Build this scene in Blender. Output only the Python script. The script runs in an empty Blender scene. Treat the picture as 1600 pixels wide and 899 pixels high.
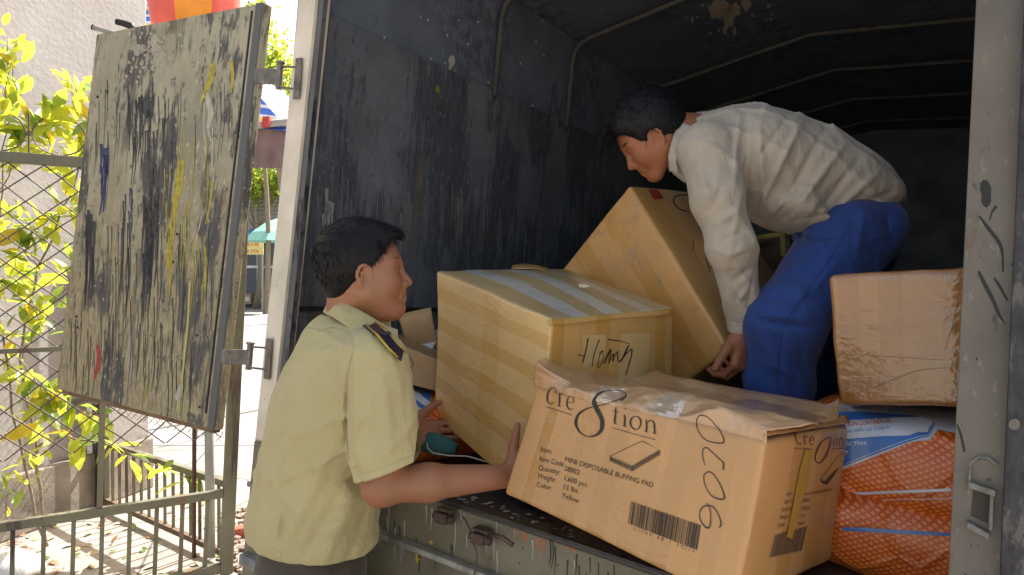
import bpy, bmesh, math, random
import numpy as np
from mathutils import Vector, noise
from mathutils.bvhtree import BVHTree
random.seed(7); rng = np.random.default_rng(7)
SC = bpy.context.scene; COL = SC.collection; R_ = math.radians

# ------------------------------------------------------------ camera, sky, sun, exposure
FPX, CXP, CYP, HCAM = 1120.0, 800.0, 449.5, 1.5
PITCH = math.atan(14.5 / FPX)
cd = bpy.data.cameras.new('camera'); cam = bpy.data.objects.new('camera', cd); COL.objects.link(cam)
cam.location = (0, 0, HCAM); cam.rotation_euler = (math.pi/2 - PITCH, 0, 0)
cd.sensor_width = 36; cd.lens = FPX/1600*36; cd.clip_start = .05; cd.clip_end = 2000
SC.camera = cam
SUN_EL, SUN_AZ = R_(50), R_(33)         # azimuth measured from +Y towards +X
wd = bpy.data.worlds.new('World'); SC.world = wd; wd.use_nodes = True
nt = wd.node_tree; sk = nt.nodes.new('ShaderNodeTexSky'); sk.sky_type = 'NISHITA'; sk.sun_disc = False
sk.sun_elevation = SUN_EL; sk.sun_rotation = SUN_AZ; sk.dust_density = 3.0; sk.air_density = 1.0
wmx = nt.nodes.new('ShaderNodeMixRGB'); wmx.blend_type = 'MULTIPLY'; wmx.inputs[0].default_value = 1; wmx.inputs[2].default_value = (1.0, .85, .68, 1)   # humid, hazy tropical sky: whiter than clean air
nt.links.new(sk.outputs[0], wmx.inputs[1]); nt.links.new(wmx.outputs[0], nt.nodes['Background'].inputs[0]); nt.nodes['Background'].inputs[1].default_value = .15
sd = bpy.data.lights.new('sun', 'SUN'); sd.energy = 4.2; sd.angle = R_(.5); sd.color = (1, .96, .91)
sun = bpy.data.objects.new('sun', sd); COL.objects.link(sun)
sv = Vector((math.sin(SUN_AZ)*math.cos(SUN_EL), math.cos(SUN_AZ)*math.cos(SUN_EL), math.sin(SUN_EL)))
sun.rotation_euler = sv.to_track_quat('Z', 'Y').to_euler(); sun.location = (6, 8, 12)
SC.view_settings.view_transform = 'Standard'; SC.view_settings.look = 'None'
SC.view_settings.exposure = 1.55; SC.view_settings.gamma = 1
SC.view_settings.use_curve_mapping = False

# ------------------------------------------------------------ geometry helpers
_c, _s = math.cos(PITCH), math.sin(PITCH)
CAMP = np.array([0, 0, HCAM])
def c2w(v): return np.array([v[0], v[2]*_c+v[1]*_s, v[1]*_c-v[2]*_s])
def ray(px, py): return c2w(((px-CXP)/FPX, (CYP-py)/FPX, 1.))
def P(px, py, dep): return CAMP+ray(px, py)*dep
def pix(Q):
    Q = np.asarray(Q); x = Q[..., 0]; y = Q[..., 1]; z = Q[..., 2]-HCAM
    dz = y*_c-z*_s; up = y*_s+z*_c
    return CXP+FPX*x/dz, CYP-FPX*up/dz
def unit(v): v = np.asarray(v, float); return v/(np.linalg.norm(v)+1e-12)
# the truck's own frame: w to the right along the sill, d into the cargo box, u up (the truck leans)
TL = np.array([-0.80423, 2.30313, 0.98657]); TR = np.array([0.75937, 1.25137, 0.82506])
tw = unit(TR-TL); td = c2w((747, -40, 1120.)); td = unit(td-tw*(td@tw)); tu = np.cross(tw, td)
def T(a, b, e): return TL+tw*a+td*b+tu*e
def hitT(px, py, p0, n):
    r = ray(px, py); return CAMP+r*(((p0-CAMP)@n)/(r@n))

def link(o):
    COL.objects.link(o); return o
def base_of(parent):
    p = np.zeros(3)
    while parent is not None:
        p += np.array(parent.location); parent = parent.parent
    return p
def mesh(name, verts, faces, mat=None, parent=None, smooth=False, uvs=None, fmats=None):
    """verts in world space; stored relative to the parent (parents are never rotated)"""
    b = base_of(parent) if parent is not None else np.zeros(3)
    V = np.asarray(verts, float)
    if parent is None: b = V.mean(0)
    me = bpy.data.meshes.new(name)
    me.from_pydata((V-b).tolist(), [], [tuple(int(i) for i in f) for f in faces])
    if uvs is not None:
        l = me.uv_layers.new(name='UVMap'); l.data.foreach_set('uv', np.asarray(uvs, float).ravel())
    mats = mat if isinstance(mat, (list, tuple)) else [mat]
    for m in mats:
        if m: me.materials.append(m)
    if fmats is not None: me.polygons.foreach_set('material_index', np.asarray(fmats, np.int32))
    if smooth: me.polygons.foreach_set('use_smooth', [True]*len(me.polygons))
    me.update()
    o = link(bpy.data.objects.new(name, me))
    if parent is not None: o.parent = parent
    else: o.location = b
    return o
def thing(name, label, cat, loc, group=None):
    o = link(bpy.data.objects.new(name, None)); o.location = tuple(loc); o.empty_display_size = .1
    return tag(o, label, cat, group)
def tag(o, label=None, cat=None, group=None, kind=None):
    if label: o['label'] = label
    if cat: o['category'] = cat
    if group: o['group'] = group
    if kind: o['kind'] = kind
    return o

class MB:
    def __init__(s): s.v = []; s.f = []
    def add(s, vs, fs):
        n = len(s.v); s.v += [tuple(x) for x in vs]; s.f += [tuple(i+n for i in f) for f in fs]; return s
    def hexa(s, c):   # c[(i,j,k)]
        k = [c[(0,0,0)], c[(1,0,0)], c[(1,1,0)], c[(0,1,0)], c[(0,0,1)], c[(1,0,1)], c[(1,1,1)], c[(0,1,1)]]
        return s.add(k, [(3,2,1,0), (4,5,6,7), (0,1,5,4), (1,2,6,5), (2,3,7,6), (3,0,4,7)])
    def box(s, o, X, Y, Z):   # corner + three edge vectors
        o, X, Y, Z = map(np.asarray, (o, X, Y, Z))
        return s.hexa({(i,j,k): o+X*i+Y*j+Z*k for i in (0,1) for j in (0,1) for k in (0,1)})
    def cbox(s, c, X, Y, Z): return s.box(np.asarray(c)-(np.asarray(X)+np.asarray(Y)+np.asarray(Z))/2, X, Y, Z)
    def tube(s, pts, r, n=8, cap=True):
        pts = [np.asarray(p, float) for p in pts]; rs = r if hasattr(r, '__len__') else [r]*len(pts)
        up = None; vs = []; fs = []
        for i, p in enumerate(pts):
            t = unit(pts[min(i+1, len(pts)-1)]-pts[max(i-1, 0)])
            if up is None: up = np.array([0, 0, 1.]) if abs(t[2]) < .9 else np.array([1., 0, 0])
            a = np.cross(t, up)
            if np.linalg.norm(a) < 1e-5: a = np.cross(t, (1, .3, .2))
            a = unit(a); up = np.cross(a, t)
            for k in range(n):
                g = 2*math.pi*(k+.5)/n; vs.append(p+rs[i]*(a*math.cos(g)+up*math.sin(g)))
        for i in range(len(pts)-1):
            for k in range(n):
                k2 = (k+1) % n; fs.append((i*n+k, i*n+k2, (i+1)*n+k2, (i+1)*n+k))
        if cap: fs += [tuple(range(n))[::-1], tuple((len(pts)-1)*n+k for k in range(n))]
        return s.add(vs, fs)
    def bar(s, a, b, wd_, th, side):   # rectangular bar from a to b, width along side
        a, b = np.asarray(a), np.asarray(b); t = unit(b-a); sd_ = np.asarray(side, float); sd_ = unit(sd_-t*(sd_@t)); nn = np.cross(t, sd_)
        return s.box(a-sd_*wd_/2-nn*th/2, sd_*wd_, nn*th, b-a)
    def lathe(s, c, prof, n=24, ax=(0,0,1)):
        ax = unit(ax); X = unit(np.cross(ax, (0.3, 1, .1))); Y = np.cross(ax, X); vs = []; fs = []
        for r, h in prof:
            for k in range(n):
                g = 2*math.pi*k/n; vs.append(np.asarray(c)+ax*h+(X*math.cos(g)+Y*math.sin(g))*r)
        for i in range(len(prof)-1):
            for k in range(n):
                k2 = (k+1) % n; fs.append((i*n+k, i*n+k2, (i+1)*n+k2, (i+1)*n+k))
        return s.add(vs, fs)
    def build(s, name, mat, parent=None, smooth=False, bevel=0):
        o = mesh(name, s.v, s.f, mat, parent, smooth)
        if bevel:
            m = o.modifiers.new('bevel', 'BEVEL'); m.width = bevel; m.segments = 2; m.limit_method = 'ANGLE'
        return o

# ------------------------------------------------------------ material helpers
class NT:
    def __init__(s, name):
        s.m = bpy.data.materials.new(name); s.m.use_nodes = True; s.t = s.m.node_tree
        s.b = s.t.nodes['Principled BSDF']; s.out = s.t.nodes['Material Output']
    def n(s, ty, ins=None, **props):
        nd = s.t.nodes.new('ShaderNode'+ty)
        for k, v in props.items(): setattr(nd, k, v)
        for k, v in (ins or {}).items(): s.set(nd, k, v)
        return nd
    def set(s, nd, k, v):
        sock = nd.inputs[k]
        if isinstance(v, bpy.types.NodeSocket): s.t.links.new(v, sock)
        elif isinstance(v, bpy.types.Node): s.t.links.new(v.outputs[0], sock)
        else:
            if hasattr(sock.default_value, '__len__') and hasattr(v, '__len__') and len(sock.default_value) == 4 and len(v) == 3: v = (*v, 1)
            sock.default_value = v
    def coord(s, which='Object', scale=(1,1,1), rot=(0,0,0), loc=(0,0,0)):
        t = s.n('TexCoord'); mp = s.n('Mapping', {'Scale': scale, 'Rotation': rot, 'Location': loc}); s.t.links.new(t.outputs[which], mp.inputs[0]); return mp.outputs[0]
    def noise(s, vec, scale, detail=4, rough=.55, dist=0):
        return s.n('TexNoise', {'Vector': vec, 'Scale': scale, 'Detail': detail, 'Roughness': rough, 'Distortion': dist}).outputs[0]
    def ramp(s, fac, stops, interp='LINEAR'):
        r = s.n('ValToRGB', {'Fac': fac}); cr = r.color_ramp; cr.interpolation = interp
        while len(cr.elements) < len(stops): cr.elements.new(.5)
        for e, (p, c) in zip(cr.elements, stops):
            e.position = p; e.color = (c, c, c, 1) if not hasattr(c, '__len__') else (*c[:3], 1)
        return r.outputs[0]
    def mix(s, fac, a, b, mode='MIX'):
        m = s.n('MixRGB', {'Fac': fac, 'Color1': a, 'Color2': b}, blend_type=mode); return m.outputs[0]
    def math(s, op, a, b=0., c=None):
        m = s.n('Math', operation=op); s.set(m, 0, a); s.set(m, 1, b)
        if c is not None: s.set(m, 2, c)
        return m.outputs[0]
    def bump(s, h, strength=.3, dist=.01, normal=None):
        b = s.n('Bump', {'Height': h, 'Strength': strength, 'Distance': dist})
        if normal is not None: s.set(b, 'Normal', normal)
        return b.outputs[0]
    def p(s, **kw):
        for k, v in kw.items(): s.set(s.b, k.replace('_', ' '), v)
        return s
def simple(name, col, rough=.6, metal=0., var=.12, scale=8, bump=.1, bscale=60, **kw):
    t = NT(name); v = t.coord(); n1 = t.noise(v, scale, 5)
    c = t.mix(t.ramp(n1, [(.3, 0.), (.7, 1.)]), tuple(x*(1-var) for x in col), tuple(min(1, x*(1+var)) for x in col))
    t.p(Base_Color=c, Roughness=rough, Metallic=metal)
    if bump: t.p(Normal=t.bump(t.noise(v, bscale, 3), bump, .005))
    for k, val in kw.items(): t.set(t.b, k.replace('_', ' '), val)
    return t.m

# ---- worn painted surface, streaks running down the object's local Z-ish UV v axis
def worn(name, base, dark, cover=.5, sx=45, sy=3.5, accents=(), rough=.55, patch=2.2, rust=None, coord='UV', bump=.25, edge=.04, low=None, chips=.0, bw=.75):
    t = NT(name); uv = t.coord(coord)
    wv = t.n('VectorMath', {0: uv, 1: t.n('VectorMath', {0: t.n('TexNoise', {'Vector': uv, 'Scale': 5., 'Detail': 3.}).outputs[1], 1: (.035, .02, 0)}, operation='MULTIPLY').outputs[0]}, operation='ADD').outputs[0]
    def streak(a, b, off): return t.noise(t.n('Mapping', {'Vector': wv, 'Scale': (a, b, 1), 'Location': (off, off*.7, 0)}).outputs[0], 1., 7, .68)
    big = t.noise(t.n('Mapping', {'Vector': wv, 'Scale': (patch*1.8, patch*.8, 1)}).outputs[0], 1., 4, .6)
    st = streak(sx, sy, 3.1); fine = streak(sx*2.6, sy*4, 9.7)
    f = t.math('ADD', t.math('MULTIPLY', st, .6), t.math('ADD', t.math('ADD', t.math('MULTIPLY', big, bw), (.75-bw)*.5), t.math('MULTIPLY', fine, .28)))
    mk = t.ramp(t.math('SUBTRACT', f, cover+.31), [(0, 0.), (edge, 1.)])
    tone = t.noise(uv, 3.5, 5); bc = t.mix(t.ramp(tone, [(.32, 0.), (.68, 1.)]), tuple(x*.72 for x in base), tuple(min(1, x*1.22) for x in base))
    if low:      # bare weathered wood shows through the paint towards the bottom of the board
        sv_ = t.n('SeparateXYZ', {0: uv}).outputs[1]; lf_ = t.math('ADD', t.math('MULTIPLY', sv_, 1/low[1]), t.math('MULTIPLY', t.math('SUBTRACT', st, .5), 1.6))
        bc = t.mix(t.ramp(lf_, [(.45, 1.), (1., 0.)]), bc, t.mix(t.ramp(fine, [(.35, 0.), (.65, 1.)]), tuple(x*.45 for x in low[0]), low[0]))
    col = t.mix(mk, bc, t.mix(t.ramp(fine, [(.4, 0.), (.65, 1.)]), dark, tuple(x*2.3+.01 for x in dark)))
    if chips:
        nc = t.math('ADD', t.noise(t.n('Mapping', {'Vector': wv, 'Scale': (34, 16, 1), 'Location': (3, 8, 0)}).outputs[0], 1., 9, .72), t.math('MULTIPLY', t.math('SUBTRACT', big, .5), .5))
        col = t.mix(t.ramp(nc, [(.62-chips, 0.), (.64-chips, .9)]), col, tuple(x*1.6 for x in dark))
        nc2 = t.noise(t.n('Mapping', {'Vector': wv, 'Scale': (50, 26, 1), 'Location': (13, 1, 0)}).outputs[0], 1., 8, .7)
        col = t.mix(t.ramp(nc2, [(.60, 0.), (.62, .7)]), col, tuple(min(1, x*1.55) for x in base))
    if rust:
        n2 = t.noise(t.n('Mapping', {'Vector': wv, 'Scale': (9, 3, 1), 'Location': (7, 2, 0)}).outputs[0], 1., 6, .7)
        col = t.mix(t.ramp(n2, [(.58, 0.), (.66, .8)]), col, rust)
    for i, (ac, lo, off) in enumerate(accents):
        n3 = t.noise(t.n('Mapping', {'Vector': wv, 'Scale': (sx*.35, sy*.45, 1), 'Location': (off, off*1.3, 0)}).outputs[0], 1., 6, .66)
        col = t.mix(t.ramp(n3, [(lo, 0.), (lo+.05, .85)]), col, ac)
    spk = t.n('TexVoronoi', {'Vector': uv, 'Scale': 26.}).outputs[0]
    col = t.mix(t.ramp(spk, [(.05, .9), (.075, 0.)]), col, tuple(x*.35 for x in dark))
    h = t.math('SUBTRACT', t.math('MULTIPLY', fine, .5), t.math('MULTIPLY', mk, .6))
    t.p(Base_Color=col, Roughness=t.ramp(st, [(.3, rough-.15), (.7, rough+.2)]), Normal=t.bump(h, bump, .006))
    return t.m
M = {}
M['door'] = worn('door_paint', (.37, .335, .235), (.05, .047, .045), .545, 32, 3.6,
                 [((.30, .25, .06), .64, 5.), ((.36, .33, .26), .60, 13.), ((.03, .045, .10), .72, 21.), ((.12, .11, .09), .56, 33.)], .5, rust=(.13, .085, .045), low=((.46, .38, .22), .95), edge=.07, chips=.05, bw=1.5)
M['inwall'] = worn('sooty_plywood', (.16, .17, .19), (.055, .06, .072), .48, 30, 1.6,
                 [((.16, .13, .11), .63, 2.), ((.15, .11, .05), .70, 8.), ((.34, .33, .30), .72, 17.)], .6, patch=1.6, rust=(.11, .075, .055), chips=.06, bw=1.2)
M['upwall'] = worn('sooty_metal', (.15, .17, .21), (.09, .10, .13), .5, 9, 4,
                 [((.08, .045, .04), .66, 2.), ((.07, .08, .085), .63, 11.)], .55, patch=1.2, bump=.08)
M['post'] = worn('grey_post_paint', (.162, .138, .112), (.035, .035, .033), .66, 12, 5, [((.22, .20, .15), .62, 4.)], .5, rust=(.12, .07, .045), chips=-.01)
M['cream'] = worn('cream_post_paint', (.78, .68, .55), (.16, .14, .11), .84, 14, 5, (), .6, bump=.1)
M['jamb'] = worn('dark_jamb', (.12, .12, .12), (.016, .017, .02), .54, 24, 5, (), .5)
M['tail'] = worn('tailgate_paint', (.20, .175, .115), (.03, .026, .022), .64, 20, 3,
                 [((.36, .33, .26), .66, 5.), ((.17, .17, .15), .64, 12.), ((.30, .12, .05), .73, 19.)], .5, rust=(.11, .065, .035))
M['floor'] = worn('truck_floor', (.055, .047, .042), (.012, .011, .012), .5, 14, 14, [((.25, .27, .30), .69, 3.), ((.10, .08, .07), .62, 7.), ((.2, .09, .06), .74, 9.)], .35, patch=3)
M['edge'] = worn('worn_door_edge', (.11, .105, .095), (.018, .017, .02), .46, 20, 6, [((.22, .30, .25), .70, 3.), ((.26, .2, .17), .66, 8.)], .5)
M['rustbar'] = worn('gate_paint', (.17, .16, .105), (.05, .035, .025), .60, 16, 16, [((.42, .38, .30), .68, 3.)], .5, rust=(.20, .09, .045), coord='Object')
M['pipe'] = simple('grey_pipe', (.36, .36, .34), .45, .3)
M['brown'] = simple('brown_steel', (.075, .035, .028), .5, .1)
M['wire'] = simple('rusty_wire', (.13, .10, .085), .55, .5)
M['hinge'] = simple('hinge_steel', (.19, .17, .15), .42, .6, var=.4, scale=30)
M['black'] = simple('black_rubber', (.02, .02, .022), .6)
M['hoop'] = simple('hoop_steel', (.10, .092, .082), .85, .0, var=.3, scale=20)
M['ink'] = simple('black_ink', (.012, .011, .016), .45, bump=0)
M['print'] = simple('print_ink', (.035, .028, .024), .6, bump=0, var=.3, scale=90)

def ribbon_uv(verts_quads): pass
def panel(name, c, mat, parent, th, nrm, nx=1, bevel=0):
    """flat slab from four corners (ccw, seen from nrm side): front face keeps a metric UV map with v running up"""
    c = [np.asarray(x, float) for x in c]; n_ = unit(nrm)
    back = [x-n_*th for x in c]
    V = c+back; F = [(0,1,2,3), (7,6,5,4), (0,4,5,1), (1,5,6,2), (2,6,7,3), (3,7,4,0)]
    W_ = np.linalg.norm(c[1]-c[0]); H_ = np.linalg.norm(c[3]-c[0])
    q = [(0,0), (W_,0), (W_,H_), (0,H_)]
    uv = []
    for f in F:
        if f == F[0]: uv += q
        elif f == F[1]: uv += [q[3], q[2], q[1], q[0]]
        elif f in (F[2], F[4]): uv += [(0,0), (0,th), (W_,th), (W_,0)]
        else: uv += [(0,0), (th,0), (th,H_), (0,H_)]
    o = mesh(name, V, F, mat, parent, uvs=uv)
    if bevel:
        m = o.modifiers.new('bevel', 'BEVEL'); m.width = bevel; m.segments = 2
    return o
def world_bvh(o):
    dg = bpy.context.evaluated_depsgraph_get(); b = np.array(o.matrix_world.translation) if o.parent is None else base_of(o)
    me = o.data; vs = [Vector(np.array(v.co)+b) for v in me.vertices]
    return BVHTree.FromPolygons(vs, [tuple(p.vertices) for p in me.polygons])
_bv = {}
def drape(name, polys, target, mat, parent=None, off=.0008, maxe=6.0, verts2=None, faces2=None):
    o = drape1(name, polys, target, mat, parent, off, maxe, verts2, faces2)
    if o is None or not name.startswith(('paint', 'tape_patch', 'crease', 'pen_mark')): return o
    n = len(o.data.vertices); lab = list(range(n))          # splashes that lie apart become parts of their own
    def root(i):
        while lab[i] != i: lab[i] = lab[lab[i]]; i = lab[i]
        return i
    key = {}
    for v in o.data.vertices:
        k = tuple(round(c, 5) for c in v.co)
        if k in key: lab[root(v.index)] = root(key[k])
        else: key[k] = v.index
    for p in o.data.polygons:
        for a in p.vertices[1:]: lab[root(a)] = root(p.vertices[0])
    gr = {}
    for p in o.data.polygons: gr.setdefault(root(p.vertices[0]), []).append(tuple(p.vertices))
    if len(gr) > 10: o['kind'] = 'stuff'; return o
    if len(gr) < 2: return o
    co = [tuple(v.co) for v in o.data.vertices]; par = o.parent; me0 = o.data; bpy.data.objects.remove(o); out = None
    for fs in gr.values():
        us = sorted({i for f in fs for i in f}); mp = {k: i for i, k in enumerate(us)}; me = bpy.data.meshes.new(name)
        me.from_pydata([co[i] for i in us], [], [tuple(mp[i] for i in f) for f in fs]); me.materials.append(mat); out = link(bpy.data.objects.new(name, me)); out.parent = par
    return out
def drape1(name, polys, target, mat, parent=None, off=.0008, maxe=6.0, verts2=None, faces2=None):
    """polys: list of 2D outlines in the photo's pixel frame; the mark is laid on the target's surface as a thin skin"""
    bm = bmesh.new()
    if polys:
        for pl in polys:
            vs = [bm.verts.new((x, y, 0)) for x, y in pl]
            try: bm.faces.new(vs)
            except ValueError: pass
    if verts2 is not None:
        vs = [bm.verts.new((x, y, 0)) for x, y in verts2]
        for f in faces2:
            try: bm.faces.new([vs[i] for i in f])
            except ValueError: pass
    bmesh.ops.triangulate(bm, faces=bm.faces[:])
    for _ in range(5):
        es = [e for e in bm.edges if e.calc_length() > maxe]
        if not es: break
        bmesh.ops.subdivide_edges(bm, edges=es, cuts=1); bmesh.ops.triangulate(bm, faces=bm.faces[:])
    if target.name not in _bv: _bv[target.name] = world_bvh(target)
    bv = _bv[target.name]; V = []; ok = []
    for v in bm.verts:
        r = ray(v.co.x, v.co.y); h = bv.ray_cast(Vector(CAMP), Vector(unit(r)))
        if h[0] is None: V.append((0, 0, 0)); ok.append(False); continue
        n_ = h[1]
        if n_.dot(Vector(r)) > 0: n_ = -n_
        V.append(tuple(h[0]+n_*off)); ok.append(True)
    bm.verts.index_update()
    F = [tuple(v.index for v in f.verts) for f in bm.faces if all(ok[v.index] for v in f.verts)]
    bm.free()
    if not F: return None
    used = sorted({i for f in F for i in f}); mp = {k: i for i, k in enumerate(used)}
    return mesh(name, [V[i] for i in used], [tuple(mp[i] for i in f) for f in F], mat, parent if parent is not None else target)
def stroke(pts, w, close=False, samples=6):
    """a pen line as quads; w may vary along the line; Catmull-Rom smoothed"""
    p = [np.array(q, float) for q in pts]; ws = w if hasattr(w, '__len__') else [w]*len(p)
    if close: p = p+[p[0]]; ws = list(ws)+[ws[0]]
    out = []; wo = []
    for i in range(len(p)-1):
        a = p[i-1] if i > 0 else (p[-2] if close else p[0]); b, c = p[i], p[i+1]; d = p[i+2] if i+2 < len(p) else (p[1] if close else p[-1])
        for k in range(samples):
            t_ = k/samples; out.append(.5*((2*b)+(c-a)*t_+(2*a-5*b+4*c-d)*t_**2+(3*b-a-3*c+d)*t_**3)); wo.append(ws[i]*(1-t_)+ws[i+1]*t_)
    out.append(p[-1]); wo.append(ws[-1]); q = []
    for i in range(len(out)):
        t_ = out[min(i+1, len(out)-1)]-out[max(i-1, 0)]; L_ = np.hypot(*t_)+1e-9; n_ = np.array([-t_[1], t_[0]])/L_*wo[i]/2
        q.append((out[i]+n_, out[i]-n_))
    return [[tuple(q[i][0]), tuple(q[i+1][0]), tuple(q[i+1][1]), tuple(q[i][1])] for i in range(len(q)-1)]
def text2d(s, origin, xdir, ydir, size=1.0, spacing=1.0, weight=0):
    """outline text, returned as 2D verts+faces in the pixel frame; xdir/ydir = pixel vectors of one em"""
    cu = bpy.data.curves.new('lettering', 'FONT'); cu.body = s; cu.size = size; cu.space_character = spacing; cu.offset = weight
    cu.resolution_u = 3
    o = bpy.data.objects.new('lettering', cu); COL.objects.link(o)
    me = bpy.data.meshes.new_from_object(o.evaluated_get(bpy.context.evaluated_depsgraph_get()))
    vs = [(origin[0]+v.co.x*xdir[0]+v.co.y*ydir[0], origin[1]+v.co.x*xdir[1]+v.co.y*ydir[1]) for v in me.vertices]
    fs = [tuple(p.vertices) for p in me.polygons]
    COL.objects.unlink(o); bpy.data.objects.remove(o); bpy.data.curves.remove(cu); bpy.data.meshes.remove(me)
    return vs, fs
def drape_text(name, items, target, mat, **kw):
    V, F = [], []
    for it in items:
        v, f = text2d(*it[:4], **(it[4] if len(it) > 4 else {})); n0 = len(V); V += v; F += [tuple(i+n0 for i in x) for x in f]
    return drape(name, [], target, mat, verts2=V, faces2=F, maxe=9, **kw)
# ------------------------------------------------------------ ground, street
def grid_sheet(name, x0, x1, y0, y1, z, nx, ny, mat, amp=0):
    V = [(x0+(x1-x0)*i/nx, y0+(y1-y0)*j/ny, z+amp*noise.noise(Vector((i*.9, j*.9, 3)))) for j in range(ny+1) for i in range(nx+1)]
    F = [(j*(nx+1)+i, j*(nx+1)+i+1, (j+1)*(nx+1)+i+1, (j+1)*(nx+1)+i) for j in range(ny) for i in range(nx)]
    return mesh(name, V, F, mat)
t = NT('concrete_ground'); v = t.coord()
n1 = t.noise(v, 1.4, 6); n2 = t.noise(v, 14, 5)
c = t.mix(t.ramp(n1, [(.35, 0.), (.65, 1.)]), (.25, .225, .195), (.36, .33, .29)); c = t.mix(t.ramp(n2, [(.5, 0.), (.72, .6)]), c, (.13, .11, .09))
ck = t.n('TexVoronoi', {'Vector': t.coord(scale=(1, 1, 1)), 'Scale': 1.1}, feature='DISTANCE_TO_EDGE').outputs[0]
c = t.mix(t.ramp(ck, [(.004, .8), (.012, 0.)]), c, (.06, .05, .045))
t.p(Base_Color=c, Roughness=.85, Normal=t.bump(n2, .5, .02)); M['ground'] = t.m
M['asphalt'] = simple('asphalt', (.27, .265, .25), .85, var=.2, scale=1.3, bump=.4, bscale=90)
tag(grid_sheet('ground', -500, 500, -300, 900, 0, 10, 10, M['ground']), kind='structure')
tag(grid_sheet('road', -60, 60, 6.4, 33, .004, 8, 8, M['asphalt']), kind='structure')

# ------------------------------------------------------------ stucco boundary wall on the left
WA = np.array([-3.35, 2.6, 0]); WB = np.array([-2.62, 5.15, 0]); wdir = unit(WB-WA); wn = np.array([wdir[1], -wdir[0], 0])
t = NT('stucco'); v = t.coord('UV'); sep = t.n('SeparateXYZ', {0: v}).outputs[1]
nb = t.noise(v, 2.2, 6, .6); nf = t.noise(v, 30, 5)
c = t.mix(t.ramp(nb, [(.3, 0.), (.7, 1.)]), (.29, .265, .25), (.37, .35, .335))
hz = t.math('ADD', sep, t.math('MULTIPLY', t.noise(v, 5, 6, .7), .9))
c = t.mix(t.ramp(hz, [(.62, .85), (.86, 0.)]), c, (.12, .105, .085)); c = t.mix(t.ramp(t.noise(t.n('Mapping', {'Vector': v, 'Scale': (7, 2, 1)}).outputs[0], 1, 6, .7), [(.62, 0.), (.72, .5)]), c, (.27, .23, .19))
t.p(Base_Color=c, Roughness=.9, Normal=t.bump(nf, .35, .01)); M['stucco'] = t.m
wall = thing('boundary_wall', 'beige stucco house wall with a mould-stained base behind the shrub', 'wall', WA)
panel('wall', [WA-wdir*1.5, WB, WB+(0, 0, 4.6), WA-wdir*1.5+(0, 0, 4.6)], M['stucco'], wall, .22, wn)
p0 = WA-wdir*1.5+wn*.004
mb = MB().box(WA-wdir*1.5+wn*.001, wdir*(np.linalg.norm(WB-WA)+1.5-.002), wn*.05, (0, 0, .36))
mb.build('plinth', simple('mouldy_plinth', (.22, .19, .155), .9, var=.5, scale=5, bump=.5), wall, bevel=.012)
# grey conduit end sticking out over the door
pp = thing('wall_pipe', 'short grey pipe sticking out from the stucco wall above the truck door', 'pipe', P(165, 48, 4.6))
MB().tube([P(146, 43, 4.55), P(172, 51, 4.5), P(196, 58, 4.55)], .016, 10).build('pipe', M['pipe'], pp, True)
MB().tube([P(144.5, 42.5, 4.55), P(149, 44, 4.55)], .018, 10).build('pipe_cap', M['black'], pp, True)

# ------------------------------------------------------------ green steel and chain link gate (near) and side fence
GA = np.array([-2.95, 2.62, 0]); GP = P(352, 800, 3.6); GP[2] = 0       # gate runs from beyond the frame to its post
gd = unit(GP-GA); gn = np.array([gd[1], -gd[0], 0]); GL = np.linalg.norm(GP-GA); UZ = np.array([0, 0, 1.])
lean = np.array([.055, 0, 1.])
gate = thing('yard_gate', 'olive painted steel gate with chain link mesh above short bars and scrolls on top', 'gate', GA)
def gp(s_, z, o=0): return GA+gd*s_+UZ*z+gn*o+np.array([.05, 0, 0])*z*(s_/GL)
MB().bar(gp(0, 2.02), gp(GL-.02, 2.02), .045, .05, UZ).build('top_rail', M['rustbar'], gate, bevel=.004)
MB().bar(gp(0, 1.185), gp(GL-.03, 1.185), .02, .02, UZ).build('middle_rail', M['rustbar'], gate)
MB().bar(gp(0, .425), gp(GL-.03, .425), .042, .035, UZ).build('lower_rail', M['rustbar'], gate, bevel=.004)
MB().bar(gp(0, .05), gp(GL-.03, .05), .045, .045, UZ).build('bottom_rail', M['rustbar'], gate, bevel=.004)
MB().bar(gp(GL, .015), gp(GL, 2.25), .060, .045, gd).build('gate_post', M['rustbar'], gate, bevel=.004)
su = GL-.56
MB().bar(gp(su, .45), gp(su, 2.0), .024, .03, gd).build('upright', M['rustbar'], gate)
k = 0; s_ = GL-.10
while s_ > .02:
    MB().bar(gp(s_, .07), gp(s_, .4), .018, .016, gd).build('bar', M['rustbar'], gate); s_ -= .112
def chain(pf, s0, s1, z0, z1, pitch, r, name, parent, amp=.004):
    mb = MB(); a = pitch
    n = int((s1-s0+z1-z0)/a)+2
    for sg in (1, -1):
        for i in range(-1, n):
            off = s0+i*a if sg == 1 else s1-i*a
            pts = []; steps = int((z1-z0)/(a/2))
            for k in range(steps+1):
                # zigzag wire: chain link wires zigzag vertically; drawn as crossing diagonals with a kink
                z = z1-k*a/2*.86; ss = off-sg*(z1-z)/.86*1.0+0
                if ss < s0-1e-6 or ss > s1+1e-6 or z < z0: continue
                pts.append(pf(ss, z, amp*(1 if k % 2 else -1)*sg+.006*noise.noise(Vector((ss*3, z*3, 1))))+np.array([0, 0, .005*noise.noise(Vector((ss*9, z*9, 5)))]))
            if len(pts) > 1: mb.tube(pts, r, 4, False)
    return mb.build(name, M['wire'], parent, True)
chain(gp, .0, GL-.05, .45, 2.0, .125, .0038, 'chain_link_mesh', gate)
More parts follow.
